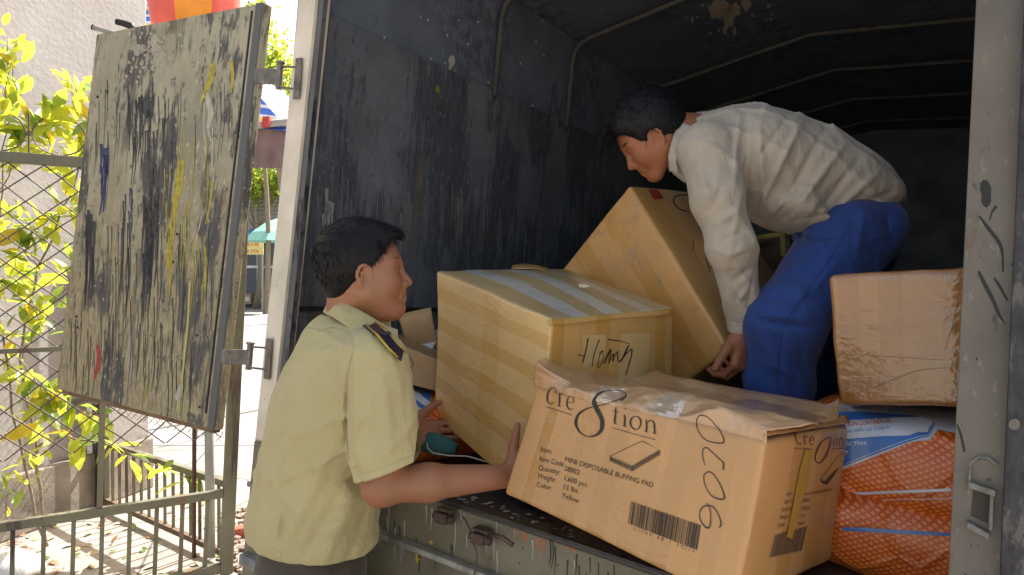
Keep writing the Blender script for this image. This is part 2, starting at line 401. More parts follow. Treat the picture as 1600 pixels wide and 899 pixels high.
for k in range(9):      # scrolls over the top rail
    s_ = GL-.42-k*.215; mb = MB(); c0 = gp(s_, 2.045)
    mb.tube([c0, c0+UZ*.17], .004, 5)
    for sg in (-1, 1):
        mb.tube([c0+gd*sg*(.012+.10*(1-math.cos(a_)))+UZ*(.085+.085*math.sin(a_)*1.0) for a_ in np.linspace(-1.45, .95, 10)], .0035, 5)
    mb.tube([c0+UZ*.075, c0+UZ*.095], .009, 6)
    mb.build('scroll', M['wire'], gate)
# side fence
FB = P(158, 795, 4.7); FB[2] = 0; FE = GP+np.array([.0, .10, 0]); fd = unit(FE-FB); fn = np.array([fd[1], -fd[0], 0]); FL = np.linalg.norm(FE-FB)
fence = thing('side_fence', 'rusty bar and wire mesh fence running back behind the gate post', 'fence', FB)
def fp(s_, z, o=0): return FB+fd*s_+UZ*z+fn*o
MB().bar(fp(0, .43), fp(FL, .43), .035, .035, UZ).build('top_rail', M['rustbar'], fence, bevel=.003)
MB().bar(fp(0, .06), fp(FL, .06), .03, .03, UZ).build('bottom_rail', simple('rust_rail', (.13, .09, .06), .7), fence)
for k in range(15): MB().bar(fp(.08+k*(FL-.12)/15, .075), fp(.08+k*(FL-.12)/15, .415), .012, .014, fd).build('bar', M['rustbar'], fence)
chain(fp, .05, FL-.08, .45, 1.7, .075, .0018, 'wire_mesh', fence)
MB().bar(fp(0, 0), fp(0, 1.75), .075, .075, fd).build('brown_post', M['brown'], fence, bevel=.004)
MB().bar(fp(.075, .05), fp(.075, 1.7), .03, .03, fd).build('inner_post', M['rustbar'], fence)
MB().tube([P(329, 870, 3.72), P(326, 540, 3.72)], .024, 12).build('grey_pipe_post', M['pipe'], fence, True)
MB().bar(P(303, 880, 3.85), P(304, 560, 3.85), .016, .016, fd).build('drop_bolt', M['brown'], fence)
MB().tube([P(118, 628, 3.55), P(140, 622, 3.5), P(152, 626, 3.5)], .024, 8).build('clamp', M['hinge'], fence, True)

# ------------------------------------------------------------ shrub with big leaves
def leafmat(name, col, tr):
    t = NT(name); v = t.coord(); n = t.noise(v, 9, 3)
    c = t.mix(t.ramp(n, [(.3, 0.), (.7, 1.)]), tuple(x*.7 for x in col), tuple(x*1.25 for x in col))
    t.p(Base_Color=c, Roughness=.4)
    tl = t.n('BsdfTranslucent', {'Color': tuple(tr)}); mx = t.n('MixShader', {0: .5}); t.t.links.new(t.b.outputs[0], mx.inputs[1]); t.t.links.new(tl.outputs[0], mx.inputs[2]); t.t.links.new(mx.outputs[0], t.out.inputs[0])
    return t.m
M['leaf'] = leafmat('sunlit_leaf', (.24, .30, .04), (.80, .82, .08)); M['leaf2'] = leafmat('green_leaf', (.09, .18, .035), (.42, .55, .08)); M['leaf3'] = leafmat('yellow_leaf', (.5, .36, .03), (.8, .6, .05))
M['bark'] = simple('bark', (.24, .19, .13), .85, var=.35, scale=20, bump=.5)
def leaf(mb, base, dirv, nrm, L_, wr=.42):
    dirv = unit(dirv); s_ = unit(np.cross(dirv, nrm)); n_ = np.cross(s_, dirv); w_ = L_*wr
    prof = [(0, 0), (.18, .62), (.42, 1), (.68, .85), (.88, .42), (1, 0)]
    vs = []; 
    for u_, h in prof:
        c_ = base+dirv*L_*u_-n_*L_*.16*u_*u_
        vs += [c_+s_*w_/2*h+n_*w_*.12*h, c_, c_-s_*w_/2*h+n_*w_*.12*h]
    fs = []
    for i in range(5):
        a = i*3; fs += [(a, a+1, a+4, a+3), (a+1, a+2, a+5, a+4)]
    mb.add(vs, fs)
def foliage(name, mbs, mats, parent):
    V, F, FM = [], [], []
    for i, mb in enumerate(mbs):
        n0 = len(V); V += mb.v; F += [tuple(j+n0 for j in f) for f in mb.f]; FM += [i]*len(mb.f)
    return mesh(name, V, F, mats, parent, True, fmats=FM)
sb = P(70, 830, 3.95); sb[2] = 0
shrub = thing('leafy_shrub', 'shrub with large yellow-green leaves growing through the chain link gate', 'shrub', sb)
stem = MB(); lf = [MB(), MB(), MB()]
def branch(p0_, ctrl, r0, r1, nl, Ls, spread=.10, upb=.2):
    nl = int(nl*2.6); Ls *= 1.12
    pts = [np.array(p0_)]+[np.array(q) for q in ctrl]; sm = []
    for i in range(len(pts)-1):
        for k in range(5):
            f_ = k/5; sm.append(pts[i]*(1-f_)+pts[i+1]*f_+rng.normal(0, .006, 3))
    sm.append(pts[-1]); r0 *= .6; r1 *= .6; stem.tube(sm, list(np.linspace(r0, r1, len(sm))), 6)
    for k in range(nl):
        f_ = .15+.87*k/max(1, nl-1); f_ = min(f_, 1); q = sm[int(f_*(len(sm)-1))]
        i2 = min(len(sm)-1, int(f_*(len(sm)-1))+1); tg = unit(sm[i2]-sm[i2-1])
        dv = unit(tg*.6+rng.normal(0, 1, 3)*np.array([1, .6, .7])*.75+np.array([0, -.15, upb]))
        L_ = Ls*rng.uniform(.55, 1.4)
        leaf(lf[rng.choice(3, p=[.66, .27, .07])], q+dv*.012+rng.normal(0, .02, 3), dv, rng.normal(0, .45, 3)+np.array([.25, .35, .9]), L_)
def PB(px, py, dp=3.75): return P(px, py, dp+rng.uniform(-.12, .12))
root = sb+np.array([0, 0, .02])
branch(root, [PB(60, 700, 3.8), PB(30, 560), PB(60, 420), PB(110, 300), PB(150, 200), PB(215, 120)], .016, .004, 22, .10)
branch(root, [PB(20, 640, 3.8), PB(-10, 450), PB(5, 260), PB(12, 140), PB(12, 60)], .014, .003, 26, .095)
branch(PB(60, 420), [PB(30, 380), PB(90, 330), PB(140, 320)], .006, .003, 14, .11)
branch(PB(30, 560), [PB(70, 500), PB(110, 440), PB(130, 400)], .006, .003, 12, .10)
branch(PB(30, 560), [PB(60, 600), PB(80, 620), PB(60, 660)], .006, .003, 11, .12, upb=-.4)
branch(PB(60, 700, 3.8), [PB(100, 680), PB(150, 690), PB(225, 720, 4.0), PB(290, 745, 3.95)], .010, .003, 12, .11, upb=-.2)
branch(PB(60, 600), [PB(100, 620), PB(130, 640), PB(170, 660, 3.9)], .007, .003, 13, .10, upb=-.5)
branch(PB(-10, 450), [PB(10, 430), PB(40, 450), PB(60, 500)], .006, .003, 13, .11, upb=-.2)
branch(PB(0, 300), [PB(30, 240), PB(60, 200), PB(100, 190)], .006, .003, 16, .11)
branch(PB(110, 300), [PB(90, 240), PB(70, 210), PB(40, 190)], .006, .003, 12, .10)
branch(PB(110, 280), [PB(130, 210), PB(120, 170), PB(105, 135)], .006, .003, 15, .10)
branch(PB(130, 240), [PB(160, 180), PB(180, 150), PB(200, 110)], .006, .003, 15, .10)
branch(PB(10, 200), [PB(25, 150), PB(20, 100), PB(12, 65)], .006, .003, 12, .09)
branch(PB(-10, 350), [PB(20, 340), PB(40, 345), PB(55, 360)], .006, .003, 8, .12, upb=-.1)
branch(PB(10, 800, 3.7), [PB(10, 780, 3.6), PB(25, 760, 3.6), PB(40, 745, 3.6)], .006, .003, 5, .09)
stem.build('stem', M['bark'], shrub, True)
foliage('leaves', lf, [M['leaf'], M['leaf2'], M['leaf3']], shrub)

# ------------------------------------------------------------ litter
mbs = [MB(), MB(), MB()]
for _ in range(170):
    px, py = (rng.uniform(-60, 340), rng.uniform(775, 905)) if rng.random() < .7 else (rng.uniform(345, 400), rng.uniform(800, 900))
    q = hitT(px, py, np.zeros(3), UZ); q[2] = .006
    leaf(mbs[rng.choice(3, p=[.35, .15, .5])], q, (*rng.normal(0, 1, 2), .15), (*rng.normal(0, .3, 2), 1), rng.uniform(.04, .09))
o = foliage('fallen_leaves', mbs, [simple('dry_leaf', (.36, .2, .1), .7), M['leaf2'], simple('pale_leaf', (.5, .42, .27), .7)], None)
tag(o, 'dry fallen leaves and scraps scattered on the concrete yard', 'leaf litter', kind='stuff')
mb = MB()
for _ in range(60):
    px, py = rng.uniform(362, 400), rng.uniform(795, 905); q = hitT(px, py, np.zeros(3), UZ); a = rng.normal(0, 1, 3); X = unit(np.cross(a, UZ)+.01); s0 = rng.uniform(.01, .035)
    Y = unit(np.cross(UZ, X)+UZ*rng.uniform(-.3, .3)); mb.cbox(q+UZ*s0*.4, X*s0*1.6, Y*s0, np.cross(X, Y)*s0*.8)
tag(mb.build('rubble', simple('rubble', (.26, .2, .17), .85, var=.6, scale=12), None, bevel=.003), 'small broken stones beside the foot of the gate post', 'rubble', kind='stuff')
mb = MB(); q = hitT(378, 838, np.zeros(3), UZ)
mb.cbox(q+UZ*.03, (.10, .02, .01), (-.01, .05, .01), (0, 0, .055)); tag(mb.build('brick_fragment', simple('red_brick', (.42, .12, .08), .85, var=.3, bump=.4), bevel=.008), 'broken red brick piece lying right of the gate post', 'brick')
# crumpled white bag on the ground bottom left
V, F = [], []; q = hitT(12, 905, np.zeros(3), UZ)
mb = MB().lathe(q, [(.001, .0), (.13, .01), (.16, .05), (.12, .10), (.05, .13), (.001, .14)], 18)
mb.v = [tuple(np.array(v_)+np.array(noise.noise_vector(Vector(v_)*9))*.045) for v_ in mb.v]
tag(mb.build('plastic_bag', simple('white_plastic', (.75, .75, .75), .3, bump=.5, bscale=25), None, True), 'crumpled white plastic bag on the yard floor by the gate', 'bag')
# ------------------------------------------------------------ across the street
def cbox_at(px0, px1, py0, py1, dep, th, name, mat, parent, **k):
    a = P(px0, py1, dep); b = P(px1, py1, dep); c_ = P(px0, py0, dep)
    mb = MB().box(a, b-a, (0, th, 0), (0, 0, (c_-a)[2])); return mb.build(name, mat, parent, **k)
DS = 34.
shop = thing('market_building', 'low shop across the street with rusty corrugated roof bands', 'building', P(400, 478, DS+3)*np.array([1, 1, 0]))
t = NT('corrugated'); v = t.coord(); wv = t.n('TexWave', {'Vector': v, 'Scale': 1.6, 'Distortion': .2}, bands_direction='Z').outputs[0]
c = t.mix(t.noise(v, .8, 5), (.30, .24, .22), (.48, .46, .46)); t.p(Base_Color=c, Roughness=.5, Normal=t.bump(wv, .8, .1)); M['corr'] = t.m
M['shopdark'] = simple('shop_interior', (.14, .145, .16), .8)
bw = 11.
def street_box(x0, x1, z0, z1, y0, y1, name, mat, parent): return MB().box((x0, y0, z0), (x1-x0, 0, 0), (0, y1-y0, 0), (0, 0, z1-z0)).build(name, mat, parent)
xs = P(405, 400, DS)[0]
street_box(xs-12, xs+9, 0, 3.4, DS+2.5, DS+9, 'wall', M['shopdark'], shop)
street_box(xs-12.3, xs+9.3, 3.42, 6.2, DS+1.8, DS+9, 'roof', M['corr'], shop)
street_box(xs-12, xs+9, 6.25, 8.4, DS+4, DS+9, 'upper_wall', simple('pale_blue_wall', (.42, .50, .58), .8), shop)
street_box(xs-12, xs+9, 2.0, 2.12, DS+1.2, DS+1.35, 'white_rail', simple('white_rail', (.7, .72, .75), .6), shop)
for k in range(6): street_box(xs-3+k*1.1, xs-2.9+k*1.1, 0, 3.4, DS+1.9, DS+2.0, 'shop_pillar', simple('shop_pillar', (.4, .42, .45), .7), shop) if k % 2 == 0 else None
# yellow sign board with red lettering
sg = thing('sign_board', 'yellow sign with red capital letters hanging under the striped stall awning', 'sign', P(392, 385, DS-1.5))
s1 = cbox_at(374, 411, 372, 398, DS-1.5, .08, 'board', simple('yellow_board', (.75, .6, .22), .6), sg)
drape_text('lettering', [('HATA', (375, 385), (11.2, 0), (0, -11.5), {}), ('0908 TTA', (376, 395), (6.8, 0), (0, -6.5), {})], s1, simple('red_letters', (.6, .06, .04), .6), off=.03)
# striped small awning + green umbrella over the stall
def stripes(name, cols, scale, axis=0, coord='UV'):
    t = NT(name); v = t.coord(coord); x = t.n('SeparateXYZ', {0: v}).outputs[axis]
    f = t.math('FRACT', t.math('MULTIPLY', x, scale)); st = []; n = len(cols)
    for i, c_ in enumerate(cols): st.append((i/n, c_))
    c = t.ramp(f, st, 'CONSTANT'); t.p(Base_Color=c, Roughness=.6)
    tl = t.n('BsdfTranslucent', {'Color': c}); mx = t.n('MixShader', {0: .35}); t.t.links.new(t.b.outputs[0], mx.inputs[1]); t.t.links.new(tl.outputs[0], mx.inputs[2]); t.t.links.new(mx.outputs[0], t.out.inputs[0])
    return t.m
aw = thing('stall_awning', 'small blue and white striped awning over the stall beside the far tree', 'awning', P(390, 372, DS-.5))
a, b, c2, d2 = P(364, 372, DS-1.3), P(412, 372, DS-1.3), P(404, 356, DS+.8), P(372, 362, DS+.8)
panel('canopy', [a, b, c2, d2], stripes('blue_white', [(.15, .3, .65), (.8, .8, .8)], 1.3), aw, .03, (0, -.3, 1))
MB().tube([P(372, 371, DS-.9), P(372, 470, DS-.9)*np.array([1, 1, 0])], .05, 6).build('pole', M['pipe'], aw)
MB().tube([P(410, 371, DS-.9), P(410, 470, DS-.9)*np.array([1, 1, 0])], .05, 6).build('pole', M['pipe'], aw)
um = thing('green_umbrella', 'pale green market umbrella across the street between tree and truck', 'umbrella', P(432, 378, DS-3)*np.array([1, 1, 0]))
ctr = P(432, 378, DS-3)
MB().lathe(ctr, [(1.35, 0), (1.0, .4), (.5, .78), (.02, 1.0)], 10).build('canopy', simple('green_cloth', (.3, .62, .5), .7), um)
MB().tube([ctr*np.array([1, 1, 0]), ctr+UZ*1.0], .035, 6).build('pole', M['pipe'], um)
# cardboard cartons and stall table on the far pavement
M['farcard'] = simple('far_cardboard', (.42, .30, .17), .8)
for i, (x0, x1) in enumerate([(376, 392), (400, 412)]):
    cx = thing('carton', ['cardboard carton left of the far tree trunk', 'cardboard carton right of the far tree trunk'][i], 'box', P(x0, 476, 36.)*np.array([1, 1, 0]))
    cbox_at(x0, x1, 459, 475.5, 36., .6, 'carton', M['farcard'], cx); cbox_at(x0+2, x1-2, 464, 471, 35.97, .02, 'label_patch', simple('label_paper', (.7, .68, .62), .7), cx)
stl = thing('market_stall', 'far market stall with red flowers and green plants on its table', 'stall', P(405, 470, 38)*np.array([1, 1, 0]))
cbox_at(372, 422, 448, 452, 37.5, 1.2, 'table_top', M['pipe'], stl); cbox_at(372, 422, 440, 447, 38.4, .3, 'crate_row', simple('crate', (.5, .25, .2), .7), stl)
for px in (374, 396, 420): MB().tube([P(px, 452, 37.8), P(px, 452, 37.8)*np.array([1, 1, 0])], .04, 5).build('leg', M['pipe'], stl)
gm = [MB(), MB(), MB()]
for _ in range(260):
    q = P(rng.uniform(372, 424), rng.uniform(412, 448), 38+rng.uniform(-.4, .4)); leaf(gm[rng.choice(3, p=[.35, .4, .25])], q, rng.normal(0, 1, 3), rng.normal(0, 1, 3)+UZ, rng.uniform(.2, .38), .6)
foliage('plants', gm, [M['leaf2'], M['leaf'], simple('red_flowers', (.6, .2, .18), .7)], stl)
# far trees
def tree(label, base, h, crown_c, crown_r, nl, r0, L_=.3, group=None, lean_=0.):
    tr = thing('street_tree', label, 'tree', base, group); mb = MB(); cc = np.array(crown_c); top = cc+np.array([0, 0, crown_r[2]*.3])
    pts = [base+(top-base)*f_+np.array([math.sin(f_*6)*r0*1.2, 0, 0]) for f_ in np.linspace(0, 1, 8)]
    mb.tube(pts, list(np.linspace(r0, r0*.4, 8)), 8); cl = []
    for k in range(11):
        dv = rng.normal(0, 1, 3); dv[2] = abs(dv[2])*.7; e = cc+unit(dv)*np.array(crown_r)*rng.uniform(.5, .95); s_ = pts[rng.integers(4, 7)]
        mb.tube([s_, (s_+e)/2+rng.normal(0, .1, 3), e], [r0*.35, r0*.2, r0*.08], 5); cl.append(e)
    for k in range(8): cl.append(cc+rng.normal(0, .4, 3)*np.array(crown_r))
    mb.build('trunk', M['bark'], tr, True); fm = [MB(), MB()]
    for k in range(nl):
        e = cl[rng.integers(len(cl))]; q = e+rng.normal(0, .22, 3)*np.array(crown_r); leaf(fm[int(rng.random() < .45)], q, rng.normal(0, 1, 3), rng.normal(0, .6, 3)+UZ, L_*rng.uniform(.6, 1.3), .55)
    foliage('crown', fm, [M['leaf'], M['leaf2']], tr)
b0 = P(399, 477, 35); b0[2] = 0
tree('slender tree across the street with bright crown under the brown tarpaulin', b0, 6, P(408, 285, 35), (2.6, 1.6, 1.5), 1500, .17, .34)
b1 = P(445, 470, 24); b1[2] = 0
tree('leafy green tree showing above the striped awning by the white post', b1, 9, P(440, 150, 24), (1.8, 1.5, 1.6), 1300, .16, .26)
b2 = P(415, 470, 30); b2[2] = 0
tree('pale tree in the bright gap beside the open truck door', b2, 11, P(412, 70, 30), (.9, 1.2, 2.2), 500, .12, .26)
# big awning with blue, yellow and white stripes, brown tarp hanging below
big = thing('striped_awning', 'large blue, yellow and white striped awning above a brown tarpaulin', 'awning', P(400, 200, 9))
a, b, c2, d2 = P(180, 128, 8.6), P(455, 190, 8.2), P(455, 128, 10.5), P(180, -5, 10.5)
M['bigstripe'] = stripes('blue_yellow_white', [(.01, .08, .40), (.01, .08, .40), (.60, .42, .03), (.5, .5, .5), (.01, .08, .40), (.01, .08, .40), (.5, .5, .5)], 1.5, axis=1)
panel('canopy', [P(330, 188, 8.6), P(452, 205, 8.4), P(470, 165, 10.6), P(330, 60, 10.6)], M['bigstripe'], big, .01, (0, -.5, 1))
MB().tube([P(330, 180, 8.6), P(396, 197, 8.5), P(455, 190, 8.4)], .045, 8).build('front_bar', M['pipe'], big, True)
MB().cbox(P(416, 191, 8.38), (.08, 0, 0), (0, .06, 0), (.02, 0, .12)).build('red_bracket', simple('red_bracket', (.5, .06, .05), .5), big)
tp = [P(340, 205, 8.6), P(450, 192, 8.5), P(450, 264, 8.5), P(340, 262, 8.6)]
V, F = [], []
for j in range(13):
    for i in range(25):
        u_, v_ = i/24, j/12; q = (tp[0]*(1-u_)+tp[1]*u_)*(1-v_)+(tp[3]*(1-u_)+tp[2]*u_)*v_; V.append(q+np.array([0, .05*math.sin(u_*30+v_*4)*v_, 0]))
for j in range(12):
    for i in range(24): F.append((j*25+i, j*25+i+1, (j+1)*25+i+1, (j+1)*25+i))
o = mesh('tarpaulin', V, F, simple('brown_tarp', (.22, .15, .14), .7), big, True); m = o.modifiers.new('th', 'SOLIDIFY'); m.thickness = .008
for px in (336, 470): MB().tube([P(px, 190, 8.6), P(px, 190, 8.6)*np.array([1, 1, 0])], .035, 8).build('pole', M['pipe'], big, True)
a2 = thing('far_awning', 'narrow end of a blue, yellow and white awning beside the wall corner', 'awning', P(236, 25, 9))
panel('canopy', [P(228, 48, 8.6), P(262, 44, 8.6), P(262, 8, 9.4), P(228, 8, 9.4)], M['bigstripe'], a2, .01, (0, -.5, 1))
MB().tube([P(250, 46, 8.7), P(250, 46, 8.7)*np.array([1, 1, 0])], .035, 8).build('pole', M['pipe'], a2, True)
# inflatable red and orange balloon
bl = thing('balloon', 'big red and orange balloon behind the top edge of the open truck door', 'balloon', P(303, 40, 6.6))
c0 = P(303, -40, 6.6); V, F, FM = [], [], []; n = 32
prof = [(.05, -.74), (.20, -.70), (.36, -.52), (.41, -.25), (.40, 0), (.36, .25), (.27, .45), (.13, .58), (.01, .62)]
for r, h in prof:
    for k in range(n):
        g = 2*math.pi*k/n; V.append(c0+np.array([math.cos(g)*r*(1+.03*math.cos(8*g)), math.sin(g)*r*(1+.03*math.cos(8*g)), h]))
for i in range(len(prof)-1):
    for k in range(n): F.append((i*n+k, i*n+(k+1) % n, (i+1)*n+(k+1) % n, (i+1)*n+k)); FM.append([0, 0, 0, 0, 0, 0, 0, 1][(k*8//n+1) % 8])
rt = simple('red_nylon', (.75, .10, .07), .35, bump=0); ot = simple('orange_nylon', (.85, .30, .03), .35, bump=0)
mesh('skin', V, F, [rt, ot], bl, True, fmats=FM)
MB().tube([c0+UZ*(-.74), c0*np.array([1, 1, 0])], .012, 6).build('tether', M['pipe'], bl)
# ------------------------------------------------------------ the truck
WO, DL, EV, PK = 1.92, 5.2, 1.83, 2.06          # inner width, depth, eave and roof height (truck frame)
truck = thing('cargo_truck', 'old grey cargo truck with its rear doors open and a sooty dark interior', 'truck', T(.95, 2.2, -.99))
TN = lambda v: tw*v[0]+td*v[1]+tu*v[2]
# plywood lining (lower) and metal skin (upper) of the left side
def tpanel(name, pts, mat, th, nrm, bevel=0): return panel(name, [T(*p) for p in pts], mat, truck, th, TN(nrm), bevel=bevel)
lw = tpanel('left_wall_lining', [(.012, .03, 0), (.012, DL, 0), (.012, DL, 1.39), (.012, .03, 1.39)], M['inwall'], .018, (1, 0, 0))
lu = tpanel('left_wall', [(-.010, .03, -.05), (-.010, DL, -.05), (-.010, DL, EV), (-.010, .03, EV)], M['upwall'], .03, (1, 0, 0))
rw = tpanel('right_wall', [(WO, DL, -.05), (WO, .03, -.05), (WO, .03, EV), (WO, DL, EV)], M['upwall'], .04, (-1, 0, 0))
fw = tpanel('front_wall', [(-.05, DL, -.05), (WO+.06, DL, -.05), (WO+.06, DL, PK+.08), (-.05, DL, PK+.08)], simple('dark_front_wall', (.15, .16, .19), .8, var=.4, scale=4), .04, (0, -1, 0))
rp = [(-.07, EV-.01), (.95, PK), (1.75, PK), (WO+.04, EV)]
roof = []
V, F, UV = [], [], []
for k, (a, e) in enumerate(rp):
    for dd in (-.02, DL+.06): V += [T(a, dd, e+.004), T(a, dd, e+.04)]
for k in range(3):
    b_ = k*4; F += [(b_, b_+4, b_+6, b_+2), (b_+1, b_+3, b_+7, b_+5), (b_, b_+1, b_+5, b_+4), (b_+2, b_+6, b_+7, b_+3)]
uvl = {i: ((i//4)*.8, 0 if i % 4 < 2 else DL) for i in range(16)}
for f in F: UV += [uvl[i] for i in f]
rf = mesh('roof', V, F, M['upwall'], truck, uvs=UV)
fl = tpanel('floor', [(0, -.01, 0), (WO, -.01, 0), (WO, DL, 0), (0, DL, 0)], M['floor'], .06, (0, 0, 1))
for dd in (1.05, 1.69, 2.63, 3.32, 4.05, 4.75):
    pts = [T(.022, dd, 1.36), T(.022, dd, 1.70)]+[T(.022+.10*(1-math.cos(a)), dd, 1.70+.11*math.sin(a)) for a in (.5, 1.0, 1.35)]+[T(.95, dd, PK-.02), T(1.75, dd, PK-.02), T(WO-.01, dd, 1.80), T(WO-.01, dd, .1)]
    MB().tube(pts, .0125, 8).build('roof_hoop', M['hoop'], truck, True)
for e in (.42,): MB().bar(T(.016, .04, e), T(.016, DL, e), .014, .008, tu).build('lining_seam', M['black'], truck)
# rear frame, left side: cream face, grey return, both running below the bed
def rear(px, py, off=0.): return hitT(px, py, TL+td*off, td)
def frame(name, pts, mat, th=.05, off=0.): return panel(name, [rear(*p, off) for p in pts], mat, truck, th, -td, bevel=.002)
frame('rear_post', [(376, 790), (416, 790), (488, 3), (468, 3)][:0] or [(398, 800), (417, 680), (489, 0), (469, 0)][:0] or [(394, 730), (418, 730), (503, -100), (477, -100)], M['cream'], .06, -.012)
frame('post_return', [(419, 700), (436, 700), (515, -100), (504, -100)], M['jamb'], .02, .0)
frame('post_foot', [(377, 900), (408, 900), (418, 732), (394, 732)], M['cream'], .05, -.012)
# right side post and the folded second door seen edge on
rpost = frame('rear_post', [(1472, 1100), (1572, 1100), (1612, -100), (1530, -100)], M['post'], .07, -.045)
frame('cargo_door_edge', [(1556, 1050), (1640, 1050), (1700, -120), (1606, -120)], M['edge'], 1.0, -.075)
# cast latch keeper on the right post
kp = lambda x, y, o=-.055: rear(x, y, o)
mb = MB().tube([kp(1514, 768), kp(1516, 724), kp(1530, 714), kp(1545, 716), kp(1556, 726)], .0028, 8)
mb.box(kp(1514, 750, -.046), kp(1556, 764, -.046)-kp(1514, 750, -.046), -td*.018, tu*-.010)
mb.box(kp(1512, 812, -.046), kp(1546, 830, -.046)-kp(1512, 812, -.046), -td*.018, tu*-.010)
mb.box(kp(1547, 765, -.046), kp(1553, 765, -.046)-kp(1547, 765, -.046), -td*.014, kp(1545, 826, -.046)-kp(1547, 765, -.046))
mb.build('latch_keeper', simple('worn_latch', (.17, .16, .14), .5, .1, var=.4, scale=60), truck, bevel=.0015)
drape('socket_shade', [[(1521, 762), (1546, 770), (1543, 818), (1517, 806)]], rpost, simple('dark_socket_shade', (.06, .05, .04), .8), None, .0015)  # dark patch painted as the shade inside the latch socket
def pl(*p, w=3): return stroke(p, w)
drape('paint_mark', pl((1530, 338), (1545, 358), (1560, 378), (1566, 395), (1567, 425), w=[3, 6, 6, 4, 3])+pl((1529, 424), (1540, 447), (1552, 470), (1560, 490), (1570, 506), w=[4, 7, 6, 5, 2])+pl((1553, 434), (1562, 448), (1574, 470), w=[3, 5, 3])+pl((1494, 662), (1500, 675), (1507, 706), w=[2, 4, 4])
      +[[(1532, 286), (1536, 281), (1542, 282), (1546, 287), (1549, 294), (1548, 305), (1549, 314), (1546, 321), (1541, 325), (1537, 322), (1533, 316), (1534, 306), (1531, 296)]]+pl((1557, 322), (1550, 332), (1546, 345), w=[5, 3, 2]), rpost, M['black'])
drape('bolt', [[(1585+9*math.cos(a), 663+9*math.sin(a)) for a in np.linspace(0, 6.28, 13)[:-1]]], bpy.data.objects['cargo_door_edge'], M['hinge'], off=.003)
# sill plate, tailgate hanging below, ridges, hooks
tail = thing('x', None, None, (0, 0, 0)); bpy.data.objects.remove(tail)
sill = MB().box(T(-.02, -.012, -.055), tw*(WO+.04), td*.05, tu*.052).build('sill_plate', M['floor'], truck, bevel=.003)
tg = panel('tailgate', [T(-.02, -.022, -.62), T(WO+.05, -.022, -.62), T(WO+.05, -.016, -.012), T(-.02, -.016, -.012)], M['tail'], truck, .04, -td, bevel=.003)
V2 = MB(); V2.box(T(.0, -.047, -.150), tw*(WO), td*.03, tu*.016); V2.build('pressed_ridge', simple('pale_ridge', (.30, .285, .24), .5, var=.5, scale=14), truck, bevel=.004)
MB().box(T(.0, -.052, -.40), tw*WO, td*.035, tu*.035).build('lower_ridge', simple('grey_ridge', (.22, .22, .215), .5, var=.5, scale=14), truck, bevel=.004)
st = M['hinge']
for (x, y) in ((700, 806), (757, 838), (1010, 960)):
    c_ = rear(x, y, -.03); mb = MB(); mb.cbox(c_-td*.014, tw*.036, td*.04, tu*.026); mb.tube([c_-td*.02-tw*.03, c_-td*.02+tw*.034], .010, 8); mb.cbox(c_+tu*.018-td*.008, tw*.046, td*.03, tu*.008); mb.build('hinge_lug', simple('rusty_lug', (.10, .065, .05), .55, .3, var=.5, scale=50), truck, bevel=.002)
MB().tube([rear(768, 836, -.05), rear(785, 840, -.06), rear(796, 848, -.055), rear(802, 852, -.05)], .006, 8).build('lug_handle', simple('rusty_pin', (.12, .07, .05), .6, .3), truck, True)
MB().tube([rear(724, 808, -.045), rear(735, 828, -.05), rear(738, 846, -.055), rear(745, 862, -.055), rear(744, 884, -.055), rear(741, 900, -.055), rear(739, 940, -.05)], .0024, 6).build('hanging_wire', M['wire'], truck, True)
# drips and splashes
def blob(x, y, rx, ry, n=16, j=.35, s=0):
    r_ = random.Random(int(x*7+y*3+s)); return [(x+rx*(1+r_.uniform(-j, j))*math.cos(6.283*k/n), y+ry*(1+r_.uniform(-j, j))*math.sin(6.283*k/n)) for k in range(n)]
def drips(x0, x1, y0, ln, w, n, slope=0, seed=1, jy=.45):
    r_ = random.Random(seed); out = []
    for _ in range(n):
        f_ = r_.random(); x = x0+(x1-x0)*f_; y = y0+slope*(x-x0)+r_.uniform(-ln*jy, ln*jy); l_ = ln*r_.uniform(.3, 1)
        out += stroke([(x, y), (x+r_.uniform(-1, 1), y+l_*.5), (x+r_.uniform(-1.5, 1.5)-l_*.04, y+l_)], [w*r_.uniform(.6, 1.3), w*.7, w*.3])
    return out
pw = simple('white_drip', (.42, .42, .40), .4, bump=0); py_ = simple('yellow_drip', (.5, .37, .05), .4, bump=0); pr = simple('orange_drip', (.42, .14, .05), .5, bump=0)
drape('paint_drip', drips(594, 640, 800, 70, 2.4, 6, .42, 3)+drips(640, 790, 800, 60, 2.2, 8, .42, 4)+drips(720, 900, 790, 35, 1.8, 10, .42, 5), tg, pw)
drape('paint_drip', [blob(653, 872, 4, 8), blob(674, 848, 2.5, 3)], tg, py_)
drape('paint_drip', drips(800, 900, 815, 32, 6, 8, .36, 8), tg, pr)
drape('paint_drip', drips(590, 720, 820, 45, 1.8, 10, .42, 9)+drips(790, 960, 840, 60, 2.6, 12, .4, 10), tg, simple('dark_drip', (.035, .03, .028), .5, bump=0))
drape('paint_splash', [blob(random.Random(k).uniform(690, 900), random.Random(k).uniform(690, 900)*.33+545+random.Random(k+5).uniform(-14, 2), random.Random(k+8).uniform(1, 6), random.Random(k+3).uniform(.6, 1.8), 10, .5) for k in range(34)], fl, simple('grey_white_splash', (.42, .44, .46), .3, bump=0), off=.002)
drape('paint_drip', drips(846, 892, 800, 26, 3, 8, .38, 15), tg, simple('pink_drip', (.55, .38, .33), .4, bump=0), off=.0016)
